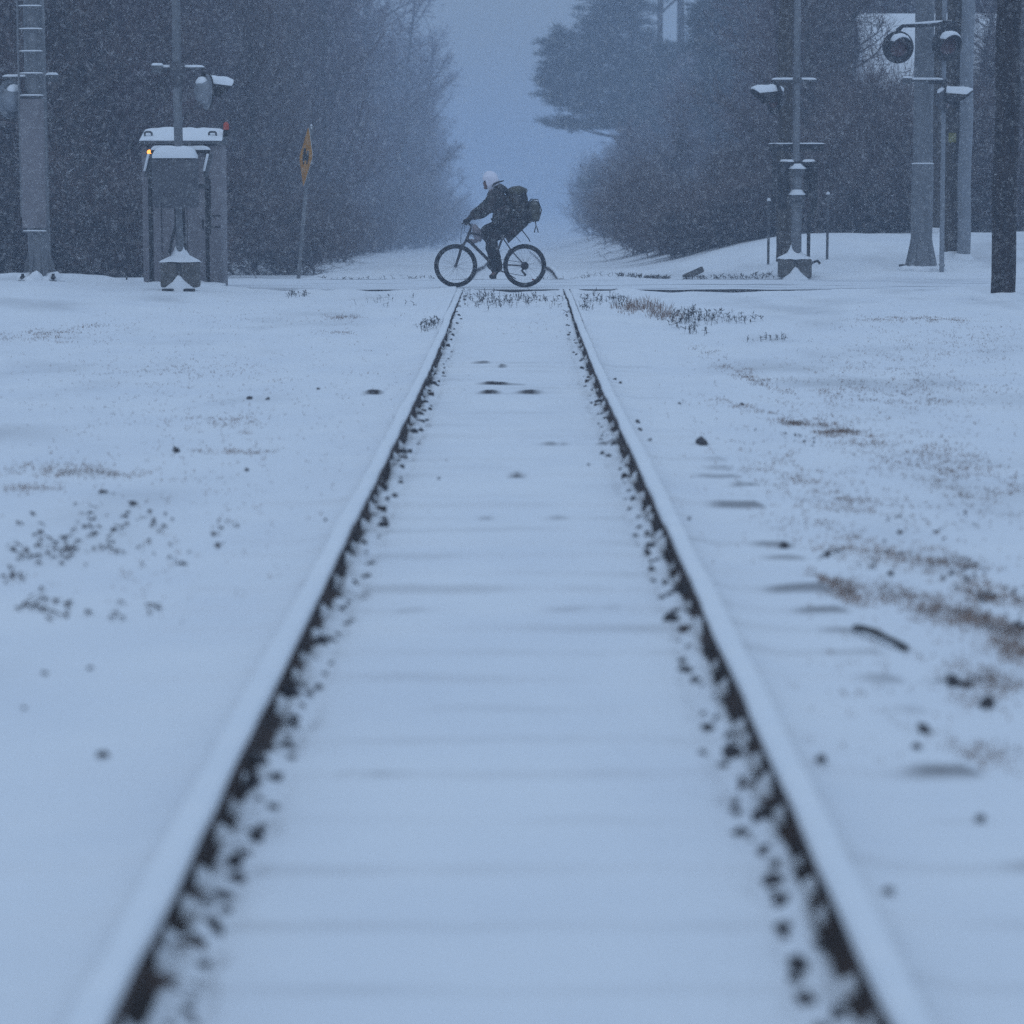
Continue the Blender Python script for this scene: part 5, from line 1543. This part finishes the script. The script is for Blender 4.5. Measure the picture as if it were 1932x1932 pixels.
def bare_tree(H, spread, n_limb, n_twig, seed, mat, low=0.05, stems=1, wscale=1.0, taper=0.75):
    """returns (trunk mesh, crown mesh)"""
    rg = np.random.default_rng(seed); rr = random.Random(seed)
    bm = B()
    limbs = []                      # polylines
    for s in range(stems):
        a = rr.random() * 6.28
        off = Vector((math.cos(a), math.sin(a), 0)) * (0.0 if s == 0 else 0.15 + 0.35 * rr.random())
        h = H * (1 if s == 0 else rr.uniform(0.6, 0.95))
        lean = Vector((rr.gauss(0, 0.06), rr.gauss(0, 0.06), 0)) * h
        pts = [off + lean * (k / 6) ** 1.3 + Vector((rr.gauss(0, .05), rr.gauss(0, .05), h * k / 6)) for k in range(7)]
        r0 = 0.012 * H * (1 if s == 0 else 0.6)
        tube(bm, pts, [r0 * (1 - 0.88 * k / 6) for k in range(7)], 6)
        limbs.append([np.array(p) for p in pts])
        for i in range(n_limb // stems):
            t = low + (0.98 - low) * (i + rr.random()) / (n_limb // stems)
            k = min(int(t * 6), 5); f = t * 6 - k
            p = pts[k].lerp(pts[k + 1], f)
            az = rr.random() * 6.28; el = R(rr.uniform(5, 60))
            ln = spread * (1.05 - taper * t) * rr.uniform(0.55, 1.2)
            d = Vector((math.cos(az) * math.cos(el), math.sin(az) * math.cos(el), math.sin(el)))
            q = [p + d * ln * u + Vector((rr.gauss(0, .06), rr.gauss(0, .06), 0.22 * ln * u * u + rr.gauss(0, .05))) * u for u in (0, .33, .66, 1)]
            tube(bm, q, [0.028 * wscale * (1 - 0.75 * u) * (1.2 - t) + .006 for u in (0, .33, .66, 1)], 4, False)
            limbs.append([np.array(v) for v in q])
    me_t = bpy.data.meshes.new('trunk'); bm.to_mesh(me_t); bm.free(); me_t.materials.append(M['bark'])
    # twigs along the limbs, in two generations
    lw = np.array([sum(np.linalg.norm(l[k + 1] - l[k]) for k in range(len(l) - 1)) for l in limbs]); lw = lw / lw.sum()
    n1 = n_twig // 5
    def along(n):
        idx = rg.choice(len(limbs), n, p=lw); P = np.empty((n, 3)); D = np.empty((n, 3))
        for j, li in enumerate(idx):
            l = limbs[li]; t = (0.12 + 0.88 * rg.random() ** 0.8) * (len(l) - 1); k = min(int(t), len(l) - 2); f = t - k
            P[j] = l[k] * (1 - f) + l[k + 1] * f; D[j] = l[k + 1] - l[k]
        return P, D / (np.linalg.norm(D, axis=1)[:, None] + 1e-9)
    P, D = along(n1)
    D1 = D * 0.5 + rg.normal(size=(n1, 3)) * 0.62 + np.array((0, 0, 0.25)); D1 /= np.linalg.norm(D1, axis=1)[:, None]
    L1 = rg.uniform(0.35, 0.95, n1)
    n2 = n_twig - n1
    src = rg.integers(0, n1, n2); t = rg.random(n2) ** 0.8
    P2 = P[src] + D1[src] * (L1[src] * t)[:, None]
    D2 = D1[src] * 0.6 + rg.normal(size=(n2, 3)) * 0.6 + np.array((0, 0, 0.15)); D2 /= np.linalg.norm(D2, axis=1)[:, None]
    L2 = rg.uniform(0.12, 0.45, n2)
    PP = np.concatenate([P, P2]); DD = np.concatenate([D1, D2]); LL = np.concatenate([L1, L2])
    PP[:, 2] = np.maximum(PP[:, 2], 0.03)
    WW = np.concatenate([rg.uniform(0.006, 0.011, n1), rg.uniform(0.004, 0.0075, n2)]) * wscale
    return me_t, twig_mesh('crown', PP, DD, LL, WW, mat, rg)

def put_tree(name, meshes, x, y, rz, sc, label, cat, group=None, zoff=-0.1):
    t = thing(name, label, cat, (x, y, ground_z(x, y) + zoff), rz, group)
    t.scale = (sc[0], sc[0], sc[1])
    for nm, me in zip(('trunk', 'crown'), meshes):
        o = bpy.data.objects.new(nm, me); link(o, t)
    return t

KIND_T = [bare_tree(8.5, 1.9, 34, 7000, 100 + i, M['twig'] if i % 2 else M['twigb'], 0.03, 1 + i % 3) for i in range(5)]
KIND_F = [bare_tree(13, 3.0, 40, 7500, 200 + i, M['twig'], 0.02, 2 + i % 2, 1.9, 0.38) for i in range(3)]
KIND_S = [bare_tree(2.0, 1.1, 16, 4200, 300 + i, M['twigb'], 0.02, 4) for i in range(3)]

rt = random.Random(42)
def jit(v): return v * (rt.random() - 0.5)
LAB_L = 'bare snow dusted tree in the dense wood behind the signal cabinet'
n_left = 0
yy = 46.0
while yy < 62:                                                   # the dense front of the left wood
    x = -6.9 - 0.05 * (yy - 46)
    while x > -0.192 * yy - 2.6:
        put_tree('bare_tree', KIND_T[rt.randrange(5)], x + jit(0.8), yy + jit(1.2), rt.random() * 6.28, (rt.uniform(0.85, 1.15), rt.uniform(0.85, 1.2)), LAB_L, 'tree', 'bare trees of the wood behind the signal cabinet')
        x -= 1.45
    yy += 2.0
LAB_E = 'bare tree in the left edge of the misty gap along the track'
yy = 63.0; st = 2.4
while yy < 440:
    for k in range(3 if yy < 95 else 2):
        x = -6.7 + (0.5 if yy > 95 else 0.0) - k * (1.6 + st * 0.35) - 0.03 * (min(yy, 230) - 60)
        far = yy > 95
        put_tree('bare_tree', (KIND_F if far else KIND_T)[rt.randrange(3)], x + jit(2.2) - 0.4, yy + jit(st), rt.random() * 6.28, (rt.uniform(0.75, 1.2), rt.uniform(0.85, 1.3) if not far else rt.uniform(0.95, 1.5)), LAB_E, 'tree', 'bare trees lining the left side of the track')
    yy += st; st *= 1.075
yy = 150.0
while yy < 380:                                                   # single far trees dissolving in the snow
    put_tree('bare_tree', KIND_F[rt.randrange(3)], -8.7 + jit(2.6), yy, rt.random() * 6.28, (rt.uniform(1.3, 1.8), rt.uniform(1.1, 1.6)), 'faint bare tree dissolving in the snowfall behind the cyclist', 'tree', 'faint far trees in the misty gap')
    put_tree('shrub', KIND_S[rt.randrange(3)], -7.6 + jit(3.0), yy * 0.97, rt.random() * 6.28, (rt.uniform(2.0, 2.8), rt.uniform(1.6, 2.6)), 'faint brush at the feet of the trees dissolving in the snowfall', 'shrub', 'faint brush in the misty gap')
    yy *= 1.11
LAB_R = 'bare brownish tree in the thicket behind the snowy bank'
yy = 58.0
while yy < 67:
    x = 4.1 + (yy - 56) * 0.02
    while x < 0.192 * yy + 2.0:
        hs = rt.uniform(0.85, 1.15)
        ub = 972 + x * FU / yy
        if ub > 1590: hs = rt.uniform(0.33, 0.40)
        if ub > 1790: hs = rt.uniform(0.5, 0.75)
        if ub < 1500: hs = rt.uniform(0.22, 0.34)
        if ub < 1262: x += 1.35; continue
        if ub < 1500:
            put_tree('shrub', KIND_S[rt.randrange(3)], x + jit(0.7), yy + jit(1.2), rt.random() * 6.28, (rt.uniform(0.9, 1.3), rt.uniform(0.55, 0.9) * (0.6 + 0.8 * max(0, ub - 1262) / 240)), 'dark brown shrub left of the crossing signal on the bank', 'shrub', 'dark shrubs left of the signal on the bank')
            x += 1.1; continue
        put_tree('bare_tree', KIND_T[rt.randrange(5)], x + jit(0.7), yy + jit(1.2), rt.random() * 6.28, (rt.uniform(0.85, 1.1), hs), LAB_R, 'tree', 'bare trees behind the snowy bank')
        x += 1.35
    yy += 2.1
yy = 79.0
while yy < 92:                                                    # higher wood behind the building
    x = 8.6
    while x < 0.192 * yy + 3:
        put_tree('bare_tree', KIND_F[rt.randrange(3)], x + jit(1), yy + jit(2), rt.random() * 6.28, (rt.uniform(0.85, 1.1), rt.uniform(0.9, 1.1)), 'tall bare tree in the wood behind the snowy roofed house', 'tree', 'tall bare trees behind the snowy roofed house')
        x += 2.4
    yy += 4.0
yy = 125.0; st = 9.0
while yy < 380:
    for k in range(3):
        x = 9.0 + k * (2.2 + st * 0.25) + 0.012 * (yy - 120)
        put_tree('bare_tree', KIND_F[rt.randrange(3)], x + jit(1.2), yy + jit(st * .8), rt.random() * 6.28, (rt.uniform(0.8, 1.1), rt.uniform(0.55, 0.85) if yy < 220 else rt.uniform(.7, 1.0)), 'hazy bare tree right of the track beyond the pines', 'tree', 'hazy bare trees right of the track')
    yy += st; st *= 1.1

# shrubs at the foot of the woods
for i in range(34):
    y = 45.2 + rt.random() * 3.2; x = -rt.uniform(5.6, 10.2)
    if y < 46.2 and x > -5.2: x -= 0.5
    put_tree('shrub', KIND_S[rt.randrange(3)], x, y + 0.4, rt.random() * 6.28, (rt.uniform(.7, 1.2), rt.uniform(.5, 1.1)), 'low brown shrub at the foot of the wood behind the cabinet', 'shrub', 'shrubs at the foot of the left wood')
for i in range(30):
    y = 50 * (1 + 2.4 * rt.random() ** 1.2); x = -4.6 - rt.random() * 1.6 - 0.03 * max(0, y - 60)
    put_tree('shrub', KIND_S[rt.randrange(3)], x, y, rt.random() * 6.28, (rt.uniform(.8, 1.3), rt.uniform(.5, 1.2)), 'low shrub beside the track along the left wood', 'shrub', 'shrubs along the left side of the track')
for i in range(40):
    y = rt.uniform(52.5, 57.5); x = rt.uniform(3.5, 11.0)
    sh = rt.uniform(.35, .65) if 972 + x * FU / y < 1490 else rt.uniform(.8, 1.5)
    put_tree('shrub', KIND_S[rt.randrange(3)], x, y, rt.random() * 6.28, (rt.uniform(.8, 1.2), sh), 'brown shrub growing behind the snowy bank', 'shrub', 'shrubs behind the snowy bank')
for i in range(34):
    y = 66 + 190 * rt.random() ** 1.2; x = 3.0 + 0.018 * (y - 55) + rt.random() ** 1.3 * 3.4
    put_tree('shrub', KIND_S[rt.randrange(3)], x, y, rt.random() * 6.28, (rt.uniform(.9, 1.5) * (0.7 + y / 200), rt.uniform(.6, 1.1) * (0.35 + y / 95)), 'hazy shrub right of the track under the pine', 'shrub', 'shrubs along the right side of the track')

for i in range(12):
    y = 72 + 150 * rt.random(); x = 4.0 + 0.018 * (y - 55) + rt.random() * 3.0
    put_tree('bare_tree', KIND_T[rt.randrange(5)], x, y, rt.random() * 6.28, (rt.uniform(.5, .9), rt.uniform(.3, .55) * (0.6 + y / 160)), 'slender hazy tree rising from the brush under the pine', 'tree', 'slender trees in the brush under the pine')
# pines leaning over the gap
def pine(u_tr, v_list, Y, label, seed, H=15, needle_n=520, wscale=1.0):
    """v_list: foliage masses as (u, v, half width, half height) seen from the track, each carried by a limb"""
    rg = np.random.default_rng(seed); rr = random.Random(seed)
    x = X_at(u_tr, Y, 4); z = ground_z(x, Y) - 0.1
    t = thing('pine_tree', label, 'tree', (x, Y, z))
    s = depth(Y, 4) / FU
    bm = B()
    pts = [(0.10 * math.sin(k), 0.1 * math.cos(k * 2), H * k / 8) for k in range(9)]
    tube(bm, pts, [0.22 * (1 - 0.8 * k / 8) for k in range(9)], 10)
    tr = fin('trunk', bm, M['bark'], t)
    P = []; D = []
    for (u, v, ru, rv) in v_list:
        cx = X_at(u, Y, 4) - x; cz = Z_at(v, Y) - z; cy_ = rr.uniform(-1.6, 1.6)
        z0 = max(0.5, min(H - 0.5, cz - abs(cx) * 0.25))
        bm = B()
        e = Vector((cx, cy_, cz)); st_ = Vector((0, 0, z0))
        tube(bm, [st_, st_.lerp(e, .5) + Vector((0, 0, -0.12)), e, e + (e - st_).normalized() * ru * s * 0.6], [0.07, 0.05, 0.03, 0.012], 6)
        fin('limb', bm, M['bark'], t)
        n_cl = int(16 + ru * rv * s * s * 46)
        for _ in range(n_cl):                                    # tufts, tips upwards
            q = rg.normal(size=3) * 0.5
            if np.linalg.norm(q) > 1.25: continue
            c = np.array((cx + q[0] * ru * s * 1.4, cy_ + q[1] * max(ru * s, 0.5), cz + q[2] * rv * s * 1.4))
            m_ = 80
            d = rg.normal(size=(m_, 3)); d[:, 2] = np.abs(d[:, 2]) * 0.7 - 0.1; d /= np.linalg.norm(d, axis=1)[:, None]
            P.append(c + d * rg.uniform(0, 0.34, (m_, 1)) + rg.normal(size=(m_, 3)) * (0.16, 0.16, 0.06)); D.append(d)
    P = np.concatenate(P); D = np.concatenate(D)
    n = len(P)
    me = twig_mesh('needles', P, D, rg.uniform(0.18, 0.38, n), rg.uniform(0.011, 0.022, n) * wscale, M['needle'], rg)
    obj_from('crown', me, M['needle'], t)
    return t
pine(1190, [(1040, 100, 14, 22), (1062, 75, 20, 18), (1035, 150, 14, 22), (1065, 120, 30, 30), (1060, 180, 34, 16), (1095, 165, 45, 30), (1095, 105, 26, 22), (1130, 60, 30, 50), (1140, 15, 25, 30),
            (1150, 110, 45, 40), (1130, 200, 45, 18), (1175, 165, 50, 35), (1180, 60, 40, 40), (1195, 215, 45, 20), (1215, 120, 45, 40), (1235, 180, 50, 35), (1180, 10, 40, 25), (1165, 0, 30, 30),
            (1150, 236, 44, 7), (1095, 238, 40, 8), (1060, 232, 24, 7), (1175, 232, 20, 9), (1200, 200, 40, 30)],
     165.0, 'hazy pine with a long low limb reaching over the track', 5, H=17)
pine(1245, [(1130, 347, 20, 9), (1160, 345, 26, 10), (1195, 335, 30, 16), (1230, 320, 36, 24), (1250, 270, 40, 40), (1230, 225, 40, 30), (1280, 215, 50, 40), (1275, 150, 40, 40), (1310, 130, 45, 45), (1330, 200, 50, 50), (1300, 300, 50, 40), (1350, 280, 50, 50), (1260, 340, 50, 30), (1320, 350, 50, 30), (1380, 340, 50, 30), (1390, 230, 40, 40), (1240, 130, 30, 30)],
     155.0, 'hazy dense pine just right of the long limbed pine', 6, H=16)
pine(1400, [(1330, 80, 30, 40), (1370, 30, 40, 40), (1400, 90, 45, 50), (1370, 150, 45, 45), (1420, 170, 45, 50), (1345, 200, 40, 40), (1440, 60, 45, 60), (1390, 240, 50, 50), (1440, 260, 45, 60), (1460, 140, 40, 60), (1400, 320, 50, 50), (1340, 20, 30, 30), (1470, 20, 40, 40)],
     122.0, 'dark dense pine rising behind the thicket left of the signal', 7, H=14)

# ------------------------------------------------------------------ debris at the far edge of the road
def bank_weeds(u0, u1, v, n, h, label, seed):
    rg = np.random.default_rng(seed); pts = []
    for _ in range(n):
        u = rg.uniform(u0, u1); Y = ROAD_Y1 + 0.25 + rg.random() * 0.9
        pts.append((X_at(u, Y), Y))
    weeds(pts, h, 'weeds', label, M['weed'], seed)
bank_weeds(1165, 1262, 537, 150, 0.07, 'dark matted weeds at the far road edge right of the cyclist', 21)
bank_weeds(1285, 1480, 540, 150, 0.06, 'dark weeds along the road edge below the snowy bank', 22)
bank_weeds(1000, 1160, 535, 26, 0.10, 'thin weeds beside the rails beyond the road', 23)
bank_weeds(600, 850, 535, 40, 0.06, 'thin weeds at the road edge left of the cyclist', 24)
bm = B(); box(bm, (0, 0, 0), (0.36, 0.12, 0.10), rot=Matrix.Rotation(R(-24), 3, 'Y') @ Matrix.Rotation(R(15), 3, 'Z'), bevel=0.02)
xx, yy_ = X_at(1308, 44.4), 44.4
o = fin('timber_block', bm, M['darkbase'], loc=(xx, yy_, ground_z(xx, yy_) + 0.07)); tag(o, 'short tilted timber block at the foot of the snowy bank', 'timber')
bm = B(); snow_slab(bm, 0, 0, 0.0, 0.30, 0.11, 0.02, 4)
bmesh.ops.transform(bm, matrix=Matrix.Translation((-0.02, 0, 0.052)) @ Matrix.Rotation(R(-24), 4, 'Y'), verts=bm.verts[:]); fin('snow_cover', bm, M['snow'], o)

# ------------------------------------------------------------------ falling snow
def falling_snow(n=110000):
    rg = np.random.default_rng(77)
    Y = 11 + 41 * rg.random(n) ** 0.8
    X = (rg.random(n) - 0.5) * 0.46 * Y
    lo = -0.1 + 0 * Y; hi = CAM_H + 0.095 * Y
    Z = lo + (hi - lo) * rg.random(n)
    P = np.stack([X, Y, np.maximum(Z, land(X, Y) + 0.05)], 1)
    s = rg.uniform(0.0015, 0.0034, n)
    dirv = np.array((0.25, 0.05, -1.0)); dirv /= np.linalg.norm(dirv)
    a = np.cross(dirv, (0, 1, 0)); a /= np.linalg.norm(a); b = np.cross(dirv, a)
    V = np.empty((n, 5, 3))
    V[:, 0] = P - dirv * (s * 1.6)[:, None]; V[:, 4] = P + dirv * (s * 1.6)[:, None]
    for k in range(3):
        V[:, k + 1] = P + (a * math.cos(k * 2.0944) + b * math.sin(k * 2.0944)) * s[:, None]
    i = np.arange(n)[:, None] * 5
    F = np.concatenate([i + np.array([f]) for f in ((0, 1, 2), (0, 2, 3), (0, 3, 1), (4, 2, 1), (4, 3, 2), (4, 1, 3))], 1).reshape(-1, 3)
    o = obj_from('falling_snow', mesh_np('falling_snow', V.reshape(-1, 3), F), M['flake'])
    tag(o, 'fine snow flakes falling through the air', 'snow', kind='stuff')
falling_snow()

# ------------------------------------------------------------------ snowy air
def haze():
    bm = B(); box(bm, (0, 480, 9.5), (1040, 1040, 25))
    m = bpy.data.materials.new('snowy_air'); m.use_nodes = True
    t = m.node_tree; t.nodes.clear()
    o_ = t.nodes.new('ShaderNodeOutputMaterial'); v = t.nodes.new('ShaderNodeVolumePrincipled')
    v.inputs['Color'].default_value = (0.645, 0.765, 0.95, 1)
    v.inputs['Density'].default_value = 0.0040
    t.links.new(v.outputs[0], o_.inputs['Volume'])
    o = fin('haze', bm, m, smooth_shade=False)
    tag(o, 'pale snowy haze filling the air', 'haze', kind='stuff')
haze()
